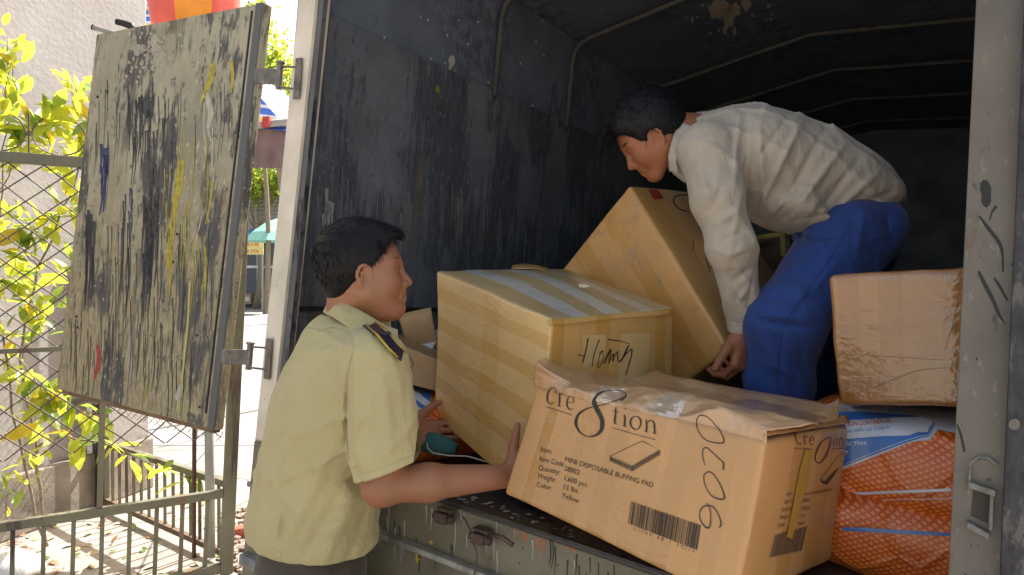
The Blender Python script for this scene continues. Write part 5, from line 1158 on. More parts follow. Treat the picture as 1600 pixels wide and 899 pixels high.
def hand_ops(s, o, X, Zb, thumb, curl, sc=1., spread=.10, th=None, k=.007, tcurl=(.35, .3)):
    """o wrist, X towards the fingers, Zb back-of-hand normal, thumb = side (+1/-1 along Y)"""
    X = unit(X); Zb = unit(np.asarray(Zb)-X*(np.asarray(Zb)@X)); Y = np.cross(Zb, X)*thumb      # Y points to the thumb side
    W = lambda a, b, c: np.asarray(o)+(X*a+Y*b+Zb*c)*sc
    R = lambda r: r*sc
    kn = [(.088, .030, .002), (.092, .010, .005), (.088, -.011, .004), (.080, -.030, .0)]; ln = [(.040, .024, .020), (.044, .028, .021), (.041, .026, .020), (.032, .019, .018)]; rr = [.0092, .0095, .0090, .0080]
    for i, (a, b, c) in enumerate(kn):
        s.cone(W(.008, b*.55, 0), W(a, b, c-.004), R(.0165), R(.0120), k*sc*2.2)
        d = unit(X+Y*spread*(1.5-i)*.55); ang = 0; q = W(a, b, c-.003)
        for j in range(3):
            ang += curl[i][j]; dd = d*math.cos(ang)-Zb*math.sin(ang); q2 = q+dd*ln[i][j]*sc; s.cone(q, q2, R(rr[i]*(1-.07*j)), R(rr[i]*(1-.07*(j+1)-(.08 if j == 2 else 0))), k*sc*.45 if j else k*sc); q = q2
    tb = W(.022, .022, -.010); td_ = unit(X*(.62 if th is None else th[0])+Y*(.72 if th is None else th[1])+Zb*(-.28 if th is None else th[2])); m1 = tb+td_*.040*sc
    s.cone(W(.012, .012, -.006), m1, R(.017), R(.0135), k*sc*2)
    t2 = unit(td_+X*tcurl[0]-Zb*.1); m2 = m1+t2*.034*sc; s.cone(m1, m2, R(.0125), R(.0110), k*sc); t3 = unit(t2+X*tcurl[1]-Zb*.05); s.cone(m2, m2+t3*.026*sc, R(.0110), R(.0088), k*sc*.5)
    s.cone(W(.03, -.022, -.012), W(.06, -.022, -.010), R(.012), R(.010), .012)

def skinmat(name, col, red):
    t = NT(name); v = t.coord(); n1 = t.noise(v, 14, 4); n2 = t.noise(v, 130, 3)
    c = t.mix(t.ramp(n1, [(.35, 0.), (.7, 1.)]), col, red); c = t.mix(t.math('MULTIPLY', t.ramp(n2, [(.3, 0.), (.7, 1.)]), .4), c, tuple(x*.8 for x in col))
    t.p(Base_Color=c, Roughness=.50, Normal=t.bump(t.math('ADD', n2, t.math('MULTIPLY', t.n('TexVoronoi', {'Vector': v, 'Scale': 420.}).outputs[0], .4)), .14, .003), Subsurface_Weight=.12)
    t.set(t.b, 'Subsurface Radius', (.012, .004, .002)); t.set(t.b, 'Subsurface Scale', .5); t.set(t.b, 'Specular IOR Level', .42)
    return t.m
def clothmat(name, col, rough=.85, weave=1400, blot=.12, dirt=None, wsc=15, wst=.5):
    t = NT(name); v = t.coord(); n1 = t.noise(v, 5, 4); n2 = t.noise(v, 26, 4)
    c = t.mix(t.ramp(n1, [(.3, 0.), (.7, 1.)]), tuple(x*(1-blot) for x in col), tuple(min(1, x*(1+blot)) for x in col))
    if dirt: c = t.mix(t.ramp(t.noise(v, 7, 6, .7), [(.52, 0.), (.72, .6)]), c, dirt)
    wv = t.n('TexWave', {'Vector': v, 'Scale': weave/6.28/3, 'Distortion': 1.}, bands_direction='DIAGONAL').outputs[0]
    wr = t.noise(t.n('Mapping', {'Vector': v, 'Scale': (1.4, 1.4, .5), 'Rotation': (0, .35, 0)}).outputs[0], wsc, 3, .5)
    t.p(Base_Color=c, Roughness=rough, Normal=t.bump(t.math('ADD', t.math('MULTIPLY', wv, .0), t.math('ADD', wr, t.math('MULTIPLY', n2, .25))), wst, .022), Sheen_Weight=.15)
    return t.m
M['skin1'] = skinmat('tanned_skin', (.37, .175, .092), (.41, .155, .09)); M['skin2'] = skinmat('worker_skin', (.34, .135, .06), (.38, .125, .06))
t = NT('black_hair'); v = t.coord(scale=(1, 1, .25)); t.p(Base_Color=(.007, .0065, .008), Roughness=.42, Normal=t.bump(t.noise(v, 260, 2), .5, .004)); t.set(t.b, 'Specular IOR Level', .22); M['hair'] = t.m
M['eye'] = simple('eye_white', (.62, .58, .53), .2, bump=0, var=.02); M['iris'] = simple('dark_iris', (.02, .012, .01), .1, bump=0); M['lip'] = simple('lip', (.36, .12, .085), .4, bump=.1)
def hair_strands(mb, V, N, comb, num, L_, r, lift=.25, seed=1):
    r_ = np.random.default_rng(seed); ii = r_.integers(0, len(V), num)
    for i in ii:
        n_ = N[i]; c = comb(V[i]); d = unit(c-n_*(c@n_)+n_*lift+r_.normal(0, .09, 3)); p = V[i]-n_*.003; l = L_*r_.uniform(.4, 1.0)*(.45 if n_[2] < -.25 else 1); p1 = p+d*l*.5; d2 = unit(d-n_*lift*1.6); p2 = p1+d2*l*.5
        a = unit(np.cross(d, n_))*r; b = n_*r; vs = []
        for q, w_ in ((p, 1.), (p1, .8), (p2, .15)): vs += [q+a*w_, q-a*w_*.5+b*w_*.87, q-a*w_*.5-b*w_*.87]
        mb.add(vs, [(0,1,4,3), (1,2,5,4), (2,0,3,5), (3,4,7,6), (4,5,8,7), (5,3,6,8)])
def normals(V, F):
    n_ = np.cross(V[F[:, 2]]-V[F[:, 0]], V[F[:, 3]]-V[F[:, 1]]); N = np.zeros_like(V)
    for k in range(4): np.add.at(N, F[:, k], n_)
    return N/(np.linalg.norm(N, axis=1)[:, None]+1e-12)
def head_extras(person, o, Mh, sc, hairf, comb, nstr, fat=1., hairlen=.03):
    W = lambda *q: np.asarray(o)+Mh@(np.array(q, float)*sc)
    for g in (1, -1):
        c = W(.0735, g*.031, -.002); e = MB().lathe(c, [(.0005, -.0118*sc)]+[(math.sqrt(max(0, 1-h*h))*.0118*sc, h*.0118*sc) for h in np.linspace(-.9, .9, 9)]+[(.0005, .0118*sc)], 16, Mh[:, 0]).build('eye', M['eye'], person, True)
        MB().lathe(c+Mh[:, 0]*.0092*sc, [(.0062*sc, .0), (.0058*sc, .0018*sc), (.003*sc, .0032*sc), (.0002, .0036*sc)], 14, Mh[:, 0]).build('iris', M['iris'], e, True)
        mb = MB()
        for k in range(46):
            f_ = k/45; q = W(.0915-.014*f_*f_-.004*f_, g*(.013+.036*f_), .0195+.007*math.sin(f_*2.4)+.0025*rng.normal()); d = Mh@np.array([-.1-.35*f_, g*.9, .35-.5*f_]); d = unit(d); mb.tube([q, q+d*.006*sc, q+d*.011*sc-Mh[:, 0]*.0005], [.0007, .0006, .0002], 3)
        mb.build('eyebrow', M['hair'], person)
        mb = MB()
        for k in range(14):
            f_ = k/13; q = W(.0865-.008*f_, g*(.019+.024*f_), .0035); d = unit(Mh@np.array([.8, g*.4*f_, -.35])); mb.tube([q, q+d*.006*sc], [.0005, .0002], 3)
        mb.build('eyelash', M['hair'], person)
    hv, hf = hairf
    h = mesh('hair', hv, hf, M['hair'], person, True)
    mb = MB(); hair_strands(mb, hv, normals(hv, hf), comb, nstr, hairlen, .0007, .05); mb.build('hair_strands', M['hair'], h)

def patch(sd_, V, F, cond): return cond(V)
# ================================================================ officer
OP = lambda x, y, d: P(x, y, d)
off = thing('person', 'man in a short-sleeved olive uniform shirt standing behind the truck and lifting the taped carton', 'person', (P(480, 890, 1.82)[0], P(480, 890, 1.82)[1], 0))
hc_ = OP(570, 424, 1.80); Mh = frame_from(c2w((1, .045, .12)), c2w((-.045, 1, 0))); hs = 1.0
def officer_body(cl=True):
    s = Sdf(); head_ops(s, hc_, Mh, hs, 1.05)
    nb_ = OP(548, 520, 1.82); s.cone(hc_+Mh@np.array([-.030, 0, -.045]), nb_, .047, .062, .03); s.cone(hc_+Mh@np.array([-.040, 0, -.035]), OP(545, 520, 1.82), .045, .05, .04)
    # torso core (inside the shirt), hips and legs
    s.ell(OP(530, 640, 1.82), (.13, .17, .20), frame_from(c2w((1, 0, .5)), (0, 0, 1)), .05); s.ell(OP(490, 800, 1.83), (.12, .15, .18), frame_from(c2w((1, 0, .5)), (0, 0, 1)), .05)
    # near (right) arm
    sh = OP(585, 568, 1.64); el = OP(598, 758, 1.63); wr = OP(797, 744, 1.765)
    s.cone(sh, el, .050, .041, .02); m = el*.66+wr*.34-np.array([0, 0, .002]); s.cone(el, m, .042, .0425, .02); s.cone(m, wr, .0415, .0275, .02); s.ell(el+np.array([-.006, 0, -.010]), (.038, .036, .036), None, .02)
    hand_ops(s, wr+np.array([.0, 0, .0]), c2w((.80, .50, .35)), c2w((.45, .10, -.89)), 1, [(.35, .4, .3)]*4, .95, .08, th=(.66, .72, -.10), tcurl=(.10, .05))
    # far (left) arm
    sh2 = OP(560, 560, 2.0); el2 = OP(575, 700, 2.02); wr2 = OP(632, 676, 2.13)
    s.cone(sh2, el2, .05, .042, .02); s.cone(el2, wr2, .042, .030, .02)
    hand_ops(s, wr2, c2w((.90, -.12, .36)), c2w((-.30, -.42, .85)), -1, [(.15, .3, .25), (.2, .35, .25), (.25, .4, .3), (.3, .4, .3)], 1.05, .12, th=(.62, .72, .0), tcurl=(.25, .2))
    return s, (sh, el, wr, sh2, el2, wr2)
bs_, J = officer_body()
sh, el, wr, sh2, el2, wr2 = J
# --- trousers legs live in their own mesh; the body itself continues to the feet
hipL, hipR = OP(500, 905, 1.93), OP(470, 905, 1.74)
for hp in (hipL, hipR):
    kn = np.array([hp[0]+.03, hp[1]+.02, .46]); an = np.array([hp[0]-.01, hp[1]+.01, .09]); bs_.cone(hp, kn, .075, .055, .03); bs_.cone(kn, an, .055, .038, .03); bs_.cone(an-UZ*.03, an+c2w((.16, 0, .05))-UZ*.05, .035, .028, .02)
def box_around(pts, pad):
    a = np.array(pts); return a.min(0)-pad, a.max(0)+pad
head_box = (hc_-np.array([.125, .125, .135]), hc_+np.array([.135, .125, .145])); head_box = (np.array([head_box[0][0], head_box[0][1], OP(540, 498, 1.82)[2]-.03]), head_box[1])
arm_box = (np.array([el[0]-.07, el[1]-.12, el[2]-.08]), np.array([wr[0]+.19, wr[1]+.2, wr[2]+.16])); arm_box[0][2] = min(el[2], wr[2])-.085
l_box = (wr2-np.array([.05, .10, .14]), wr2+np.array([.24, .20, .16]))
coarse = bs_.mesh((hipL[0]-.30, 1.3, 0), (OP(800, 0, 1.9)[0]+.02, 2.5, 1.66), .010)
coarse = clip_out(*coarse, [head_box, arm_box, l_box])
def fine(s, bx, h, it=1):
    v, f = s.mesh(bx[0], bx[1], h); return smoothmesh(v, f, it), f
bv_ = merge([coarse, fine(bs_, head_box, .0026), fine(bs_, arm_box, .0028), fine(bs_, l_box, .0028)])
ob_body = mesh('body', bv_[0], bv_[1], M['skin1'], off, True)
# --- hair
def hair_sdf(o, Mh_, sc, side, top=.013, front=.062, fat=1.):
    s = Sdf(); W = lambda *q: np.asarray(o)+Mh_@(np.array(q, float)*sc)
    s.ell(W(-.016, 0, .036), np.array([.097+top*.75, .076+top*.9, .083+top*1.25])*sc, Mh_, .02); s.ell(W(-.052, 0, -.010), np.array([.058, .066, .075])*sc, Mh_, .03)
    if side > 0: s.ell(W(.052, 0, .082), np.array([.045, .060, .028])*sc, Mh_, .03)
    return s, W
hs_, HW = hair_sdf(hc_, Mh, hs, 1, .014)
def face_cut(s, W, Mh_, sc, fx=.052, slope=.30, sb=.030, sbz=-.008, nape=-.098):
    # forehead opening, cheeks and neck are cut away, side-burns and the back stay
    s.plane(W(fx+.024, 0, .052), Mh_@np.array([.80, 0, -.60]), .006*sc)
    s.ell(W(.060, 0, -.052), np.array([.050, .14, .062])*sc, Mh_@np.eye(3), .010*sc, 's'); s.ell(W(.092, 0, .005), np.array([.046, .14, .062])*sc, Mh_, .012*sc, 's')
    s.ell(W(.010, .09, -.034), np.array([.022, .045, .044])*sc, Mh_, .006*sc, 's'); s.ell(W(.010, -.09, -.034), np.array([.022, .045, .044])*sc, Mh_, .006*sc, 's')
    s.ell(W(.034, 0, -.078), np.array([.046, .14, .036])*sc, Mh_, .01*sc, 's')
    s.plane(W(-.05, 0, nape), Mh_@np.array([.35, 0, -1.]), .008*sc)
face_cut(hs_, HW, Mh, hs, .036); hs_.noise(.0010, 120, 3)
hm = hs_.mesh(hc_-.15, hc_+.16, .003)
combO = lambda p: Mh@np.array([.75 if (Mh.T@(p-hc_))[2] > .07 else .28, 0, -.05 if (Mh.T@(p-hc_))[2] > .085 else -1.])
head_extras(off, hc_, Mh, hs, (smoothmesh(*hm, 1), hm[1]), combO, 9000, 1.1, .034)
# fringe falling over the temple
mb = MB()
for k in range(150):
    f_ = rng.random(); q = HW(.034+.024*f_, -.066+.05*f_+rng.normal(0, .004), .074+rng.normal(0, .006)); q2 = q+Mh@np.array([.012, -.010, -.016])*rng.uniform(.6, 1.2); q3 = q2+Mh@np.array([.004, -.002, -.018])*rng.uniform(.2, 1.2); mb.tube([q, q2, q3], [.0009, .0008, .0002], 3, False)
mb.build('fringe', M['hair'], off)
# --- shirt
st_ = Sdf(); Mt = frame_from(c2w((.90, 0, .44)), c2w((.09, 1, .03)))
st_.ell(OP(538, 612, 1.82), (.150, .205, .175), Mt, .06); st_.ell(OP(508, 700, 1.83), (.152, .190, .19), Mt, .08); st_.ell(OP(489, 812, 1.84), (.162, .190, .185), Mt, .08)
st_.ell(OP(487, 900, 1.84), (.155, .185, .15), Mt, .06)
st_.cone(OP(520, 545, 1.78), OP(578, 566, 1.67), .072, .070, .05); st_.cone(OP(535, 545, 1.86), sh2, .07, .068, .05); st_.cone(OP(530, 528, 1.82), OP(532, 575, 1.82), .062, .10, .05)
ax_ = unit(el-sh); st_.cone(sh, OP(606, 728, 1.615), .076, .083, .035); st_.cone(sh2, sh2+(el2-sh2)*.75, .07, .08, .035)
# sleeve opening
hem = OP(608, 735, 1.615); hn = unit(c2w((-.36, -1, .05))); hn = unit(c2w((-.22, -1., .0)))
sl = Sdf()
# folds: pixel-frame creases
for a, b, w_, h in [((545, 560), (541, 700), 6, -.010), ((552, 575), (556, 720), 9, .006), ((556, 720), (566, 760), 7, -.008), ((540, 540), (470, 560), 12, .004), ((500, 560), (450, 640), 14, .004), ((470, 600), (440, 760), 12, .006), ((455, 640), (415, 800), 9, -.004), ((520, 700), (440, 860), 14, .007), ((545, 745), (470, 880), 10, -.006), ((560, 760), (500, 890), 13, .007),
                     ((575, 790), (540, 885), 9, -.006), ((588, 770), (520, 790), 8, .006), ((580, 800), (500, 830), 9, .005), ((585, 830), (480, 850), 9, -.005), ((430, 780), (400, 880), 10, .005), ((410, 730), (392, 870), 7, -.004), ((436, 850), (446, 800), 6, -.010), ((640, 600), (650, 700), 10, .004), ((600, 600), (612, 720), 14, .005), ((580, 580), (575, 700), 10, -.004), ((548, 560), (600, 580), 5, -.003), ((500, 520), (560, 550), 8, .003)]:
    st_.fold(a, b, w_*.8, h*1.3)
st_.noise(.0035, 26, 5); st_.ridge(.007, c2w((14, 7, 6)), 3, 5.); st_.ridge(.006, c2w((8, -16, 3)), 6, 6.)
# cuts: neck hole, hem, sleeve hems and the hollow of the sleeves
st_.cone(OP(552, 470, 1.82), OP(537, 525, 1.82), .063, .060, .006, 's')
def hemcut(s, p, n_, ax0, ax1, r):   # remove only the part of the cloth around one arm beyond the hem plane
    c = Sdf(); s.ops.append(('h', (np.asarray(p), unit(n_), np.asarray(ax0), np.asarray(ax1), r), 0, 'h', None))
_ev0 = Sdf.ev
def _ev(s, Q):
    hs2 = [o for o in s.ops if o[0] == 'h']; ops = s.ops; s.ops = [o for o in ops if o[0] != 'h']; d = _ev0(s, Q); s.ops = ops
    for o in hs2:
        p, n_, a, b, r = o[1]; ab = b-a; t_ = np.clip(((Q-a)@ab)/(ab@ab), 0, 1); e = Q-a-t_[:, None]*ab; near = np.sqrt((e*e).sum(1))-r; v = (Q-p)@n_     # inside when beyond the plane and near the arm
        cut = np.maximum(v, near); d = np.maximum(d, -cut)
    return d.astype(f4)
Sdf.ev = _ev
hemcut(st_, OP(606, 731, 1.615), c2w((-.38, 1, 0)), OP(606, 738, 1.615), OP(640, 800, 1.55), .125)
st_.ops.insert(-1, ('c', (sh+(el-sh)*.55, el+ax_*.05, .062, .070), .004, 's', None))
st_.plane(OP(470, 884, 1.66), c2w((-.09, -1, 0)), .004)
hemcut(st_, sh2+(el2-sh2)*.78, -(el2-sh2), sh2+(el2-sh2)*.8, el2+(el2-sh2)*.3, .11)
M['shirt'] = clothmat('olive_shirt', (.50, .42, .205), .8, blot=.07)
sv_ = st_.mesh((OP(370, 0, 1.84)[0], 1.40, OP(0, 905, 1.84)[2]-.02), (OP(675, 0, 1.9)[0], 2.2, OP(0, 490, 1.82)[2]), .0042)
shirt = mesh('shirt', smoothmesh(sv_[0], sv_[1], 2), sv_[1], M['shirt'], off, True)
# collar
col_ = Sdf(); 
def band(s, pts, rr, tilt=None): s.chain(pts, rr, .006)
cpt = [OP(524, 482, 1.745), OP(509, 481, 1.80), OP(513, 482, 1.87), OP(545, 490, 1.90)]
rowT = [(600, 520, 1.715), (580, 505, 1.722), (555, 488, 1.733), (535, 474, 1.75), (519, 469, 1.80), (524, 470, 1.86), (560, 478, 1.89), (600, 490, 1.885)]
rowB = [(620, 527, 1.70), (585, 527, 1.695), (552, 510, 1.70), (525, 493, 1.73), (508, 484, 1.80), (512, 488, 1.88), (552, 500, 1.92), (610, 515, 1.90)]
rowT = [(606, 512, 1.715), (585, 499, 1.722), (558, 483, 1.733), (536, 471, 1.752), (521, 467, 1.80), (527, 468, 1.86), (560, 476, 1.89), (600, 488, 1.885)]
rowM = [(622, 516, 1.705), (590, 512, 1.705), (556, 497, 1.712), (527, 480, 1.735), (512, 474, 1.80), (518, 477, 1.875), (556, 488, 1.905), (610, 500, 1.895)]
rowB = [(622, 530, 1.69), (590, 536, 1.672), (552, 517, 1.685), (522, 497, 1.722), (505, 488, 1.80), (510, 492, 1.885), (552, 504, 1.925), (612, 520, 1.905)]
rowI = [(600, 532, 1.73), (580, 525, 1.735), (556, 505, 1.742), (538, 490, 1.76), (525, 482, 1.80), (530, 484, 1.855), (560, 494, 1.88), (600, 508, 1.875)]
clr = sheet('collar', [rowI, rowT, rowM, rowB], M['shirt'], shirt, 60, .0012, 18, .003, 6, seed=2)
bt = simple('shirt_button', (.55, .50, .30), .4, bump=0)
_bv['SH'] = world_bvh(shirt)
class _S: name = 'SH'
for (x, y) in ((435.5, 866), (435.5, 883)):
    h = _bv['SH'].ray_cast(Vector(CAMP), Vector(unit(ray(x, y))))
    if h[0]: MB().lathe(np.array(h[0]), [(.0001, .0022), (.003, .0026), (.0052, .0024), (.0058, .001), (.0058, 0)], 14, np.array(h[1])).build('button', bt, shirt, True)
seamc = clothmat('shirt_seam', (.36, .35, .18), .8)
drape('seam', stroke([(498, 519), (520, 512), (545, 522), (552, 545), (548, 565)], .9)+stroke([(560, 742), (600, 730), (655, 707)], .9)+stroke([(551, 550), (543, 590), (541, 660), (545, 720)], 1.0), _S, seamc, shirt, off=.0008)
drape('seam', stroke([(420, 520), (470, 512), (520, 520)], .8)+stroke([(378, 876), (420, 892), (430, 893)], .8), _S, seamc, shirt, off=.0008)
# epaulette: dark board with gold edges on the near shoulder
epm = simple('epaulette_dark', (.025, .02, .035), .5); gd_ = simple('gold_braid', (.55, .36, .06), .35, .4)
def ep(x, y, o=.006):
    h = _bv['SH'].ray_cast(Vector(CAMP), Vector(unit(ray(x, y)))); return np.array(h[0])+np.array(h[1])*o if h[0] else P(x, y, 1.68)
E0 = [ep(580, 508, .010), ep(596, 527, .008), ep(612, 545, .006), ep(625, 557, .006)]
w3 = c2w((.25, .15, .95)); mbe = MB(); mbg = MB()
for i in range(3):
    mbe.bar(E0[i], E0[i+1]+(E0[i+1]-E0[i])*.02, .042, .004, w3)
e1 = [q-unit(w3)*.0225+tu*.002 for q in E0]; e2 = [q+unit(w3)*.0225+tu*.002 for q in E0]
mbg.tube(e1, .0028, 6); mbg.tube(e2, .0028, 6); mbg.tube([E0[0]-unit(w3)*.02, E0[0]+unit(w3)*.02], .0028, 6)
epo = mbe.build('epaulette', epm, shirt, bevel=.001); mbg.build('gold_edge', gd_, epo, True)
# trousers + belt + shoes
tr_ = Sdf(); tr_.ell(OP(486, 885, 1.84), (.140, .168, .15), Mt, .04)
for hp in (hipL, hipR):
    kn = np.array([hp[0]+.03, hp[1]+.02, .46]); an = np.array([hp[0]-.01, hp[1]+.01, .06]); tr_.cone(hp, kn, .105, .082, .04); tr_.cone(kn, an, .082, .088, .04)
tr_.noise(.005, 22, 8); tr_.plane((0, 0, .05), (0, 0, -1)); tr_.plane(OP(480, 852, 1.7), (0, 0, 1), .004)
tv = tr_.mesh((hipL[0]-.30, 1.40, .02), (hipL[0]+.34, 2.3, OP(480, 846, 1.7)[2]+.01), .008)
mesh('trousers', smoothmesh(tv[0], tv[1], 1), tv[1], clothmat('dark_brown_trousers', (.075, .055, .038), .85), off, True)
for hp in (hipL, hipR):
    s = Sdf(); an = np.array([hp[0]-.01, hp[1]+.01, .05]); dx = unit(np.array([1, .2, 0])); s.cone(an-dx*.03, an+dx*.05, .042, .038, .02); s.cone(an+dx*.05, an+dx*.15-UZ*.01, .040, .030, .02); s.plane((0, 0, .012), (0, 0, -1), .004)
    v, f = s.mesh(an-.14, an+.26, .006); mesh('shoe', smoothmesh(v, f, 1), f, M['black'], off, True)
print('officer ok')
# ================================================================ worker in the truck
hw_ = P(1016, 210, 2.05); Mw = frame_from(c2w((-.72, -.68, .12)), c2w((-.68, .72, -.02))); ws = .95
wk = thing('person', 'young worker in a grey long-sleeved shirt and blue trousers bending over cartons inside the truck', 'person', T(1.42, .62, 0))
wb_ = Sdf(); head_ops(wb_, hw_, Mw, ws, .98)
wb_.cone(hw_+Mw@np.array([-.03, 0, -.045]), P(1085, 232, 2.06), .052, .062, .04); wb_.cone(hw_+Mw@np.array([-.045, 0, -.02]), P(1085, 215, 2.06), .045, .058, .04)
ls, le, lw_ = P(1103, 238, 1.92), P(1142, 385, 1.90), P(1163, 512, 1.98)
rs_, re_, rw_ = P(1105, 250, 2.22), P(1150, 390, 2.30), P(1165, 520, 2.30)
wb_.chain([P(1090, 225, 2.06), P(1180, 235, 2.07), P(1300, 275, 2.08), P(1370, 330, 2.1)], [.07, .09, .09, .06], .05)
wb_.chain([ls, le, lw_], [.045, .038, .029], .02); wb_.chain([rs_, re_, rw_], [.045, .038, .029], .02)
hand_ops(wb_, lw_+unit(lw_-le)*.005, c2w((-.10, -.95, -.06)), c2w((.66, -.10, -.74)), -1, [(.75, .8, .5), (.85, .85, .5), (.9, .85, .5), (.95, .8, .5)], 1.12, .10, th=(.72, .62, -.12), tcurl=(.35, .15))
hand_ops(wb_, rw_, c2w((-.3, -.9, .0)), c2w((.8, -.3, .45)), 1, [(.5, .6, .4)]*4, 1.0, .1)
lh, lk, la = P(1345, 380, 1.98), P(1226, 508, 1.93), T(1.50, .66, .07)
rh, rk, ra = P(1345, 385, 2.20), P(1262, 515, 2.28), T(1.66, 1.06, .07)
la = P(1222, 700, 2.06); la = T(*[( (la-TL)@tw), ((la-TL)@td), .08])
ra = P(1262, 680, 2.40); ra = T(*[( (ra-TL)@tw), ((ra-TL)@td), .08])
for a, b, c in ((lh, lk, la), (rh, rk, ra)): wb_.cone(a, b, .075, .055, .03); wb_.cone(b, c, .052, .038, .03); wb_.cone(c-tu*.03, c-tu*.035-tw*.14, .032, .026, .02)
hbx = (hw_-np.array([.155, .145, .185]), hw_+np.array([.125, .135, .15])); lbx = (lw_-np.array([.12, .12, .22]), lw_+np.array([.10, .12, .03]))
rbx = (rw_-np.array([.12, .12, .22]), rw_+np.array([.1, .12, .0]))
cz = wb_.mesh((hw_[0]-.2, 1.6, T(1.5, .6, 0)[2]-.05), (P(1430, 0, 2.2)[0], 2.75, 2.2), .011)
cz = clip_out(*cz, [hbx, lbx])
vb = merge([cz, fine(wb_, hbx, .0028), fine(wb_, lbx, .0026)])
mesh('body', vb[0], vb[1], M['skin2'], wk, True)
hs2_, HW2 = hair_sdf(hw_, Mw, ws, 1, .020); face_cut(hs2_, HW2, Mw, ws, .058, nape=-.055); hs2_.noise(.002, 150, 9)
hm2 = hs2_.mesh(hw_-.17, hw_+.17, .0034)
combW = lambda p: Mw@np.array([.8, 0, -.15 if (Mw.T@(p-hw_))[2] > .06 else -1.])
head_extras(wk, hw_, Mw, ws, (smoothmesh(*hm2, 1), hm2[1]), combW, 5000, 1., .038)
mb = MB()
for k in range(260):
    q = HW2(.070+rng.normal(0, .008), rng.uniform(-.055, .055), .085+rng.normal(0, .006)); q2 = q+Mw@np.array([.030, rng.normal(0, .006), -.006])*rng.uniform(.7, 1.2); q3 = q2+Mw@np.array([.012, 0, -.030])*rng.uniform(.5, 1.1); mb.tube([q, q2, q3], [.0009, .0008, .0002], 3, False)
mb.build('fringe', M['hair'], wk)
# shirt of the worker
sw = Sdf()
sw.chain([P(1098, 232, 2.06), P(1160, 245, 2.07)], [.095, .130], .05)
Mb = frame_from(c2w((.93, -.36, .05)), c2w((.33, .93, 0)))
def el2d(x, y, d_, a, b, c, ang, k=.06): 
    g = R_(ang); sw.ell(P(x, y, d_), (a, c, b), frame_from(c2w((math.cos(g), -math.sin(g), 0)), c2w((math.sin(g), math.cos(g), 0))), k)
el2d(1170, 248, 2.07, .155, .138, .20, 8); el2d(1245, 272, 2.08, .17, .150, .185, 22); el2d(1312, 292, 2.09, .135, .110, .175, 34); el2d(1358, 302, 2.10, .075, .046, .15, 28, .05)
sw.ell(P(1226, 330, 2.06), (.10, .17, .05), Mb, .05); sw.cone(P(1330, 283, 2.09), P(1411, 312, 2.10), .066, .010, .03); sw.cone(P(1335, 285, 2.20), P(1411, 312, 2.18), .066, .012, .03)
sw.chain([ls+np.array([0, .01, .01]), P(1122, 305, 1.90)], [.074, .068], .04); sw.chain([P(1122, 305, 1.90), le], [.066, .060], .03); sw.chain([le, P(1160, 480, 1.965)], [.060, .047], .025)
sw.chain([P(1160, 480, 1.965), P(1162, 520, 1.985)], [.041, .044], .008)
sw.chain([rs_, re_, rw_], [.07, .058, .045], .03)
for a, b, w_, h in [((1155, 180), (1148, 290), 7, .007), ((1170, 190), (1165, 340), 8, -.006), ((1185, 190), (1195, 330), 9, .007), ((1255, 185), (1185, 330), 7, .008), ((1290, 200), (1215, 340), 8, -.006), ((1320, 225), (1230, 345), 8, .008), ((1345, 245), (1262, 350), 8, -.006), ((1375, 268), (1290, 345), 8, .007), ((1395, 300), (1320, 330), 7, -.006), ((1400, 318), (1330, 318), 6, .005), ((1230, 185), (1175, 260), 6, -.005), ((1240, 345), (1400, 312), 5, -.004),
                     ((1130, 290), (1108, 330), 7, -.006), ((1150, 330), (1120, 350), 7, .006), ((1162, 360), (1128, 380), 7, -.006), ((1170, 385), (1140, 400), 7, .006), ((1172, 420), (1145, 440), 7, -.006), ((1170, 450), (1150, 475), 6, .005), ((1160, 300), (1135, 420), 6, .005), ((1092, 260), (1110, 320), 8, .006), ((1148, 460), (1156, 478), 4, -.006), ((1175, 440), (1168, 478), 4, -.005), ((1200, 340), (1230, 310), 8, .008), ((1215, 350), (1250, 320), 6, -.006)]:
    sw.fold(a, b, w_*.7, h*1.5)
sw.noise(.0025, 30, 12); sw.ridge(.008, c2w((20, 12, 6)), 3, 6.); sw.ridge(.006, c2w((10, 24, 4)), 7, 7.)
sw.cone(hw_+Mw@np.array([-.03, 0, -.05]), P(1072, 226, 2.06), .062, .058, .005, 's')
hemcut(sw, P(1162, 513, 1.98), -unit(lw_-le), P(1163, 518, 1.98), P(1165, 580, 1.98), .09)
sw.ops.insert(-1, ('c', (P(1160, 488, 1.965), P(1163, 530, 1.985), .033, .035), .003, 's', None))
# shirt tail ends: cut along the hem line, which hangs below the belly and over the seat
M['shirt2'] = clothmat('grey_work_shirt', (.47, .40, .32), .85, blot=.08, dirt=(.34, .29, .22))
wv_ = sw.mesh((P(1050, 0, 2.0)[0]-.05, 1.72, P(0, 520, 1.98)[2]-.04), (P(1425, 0, 2.1)[0], 2.42, P(0, 155, 2.08)[2]+.04), .0048)
ws_ = mesh('shirt', smoothmesh(wv_[0], wv_[1], 2), wv_[1], M['shirt2'], wk, True)
_bv['WS'] = world_bvh(ws_)
class _W: name = 'WS'
sm2 = clothmat('grey_seam', (.38, .34, .28), .85)
drape('seam', stroke([(1142, 480), (1160, 478), (1180, 479)], 1)+stroke([(1145, 484), (1180, 483)], .5)+stroke([(1098, 185), (1096, 205), (1108, 212)], .9)+stroke([(1165, 172), (1160, 200), (1166, 240), (1150, 285)], .8), _W, sm2, ws_, off=.0008)
c_in = [(1063, 196, 1.975), (1050, 232, 1.975), (1047, 262, 2.0), (1052, 268, 2.06)]; 
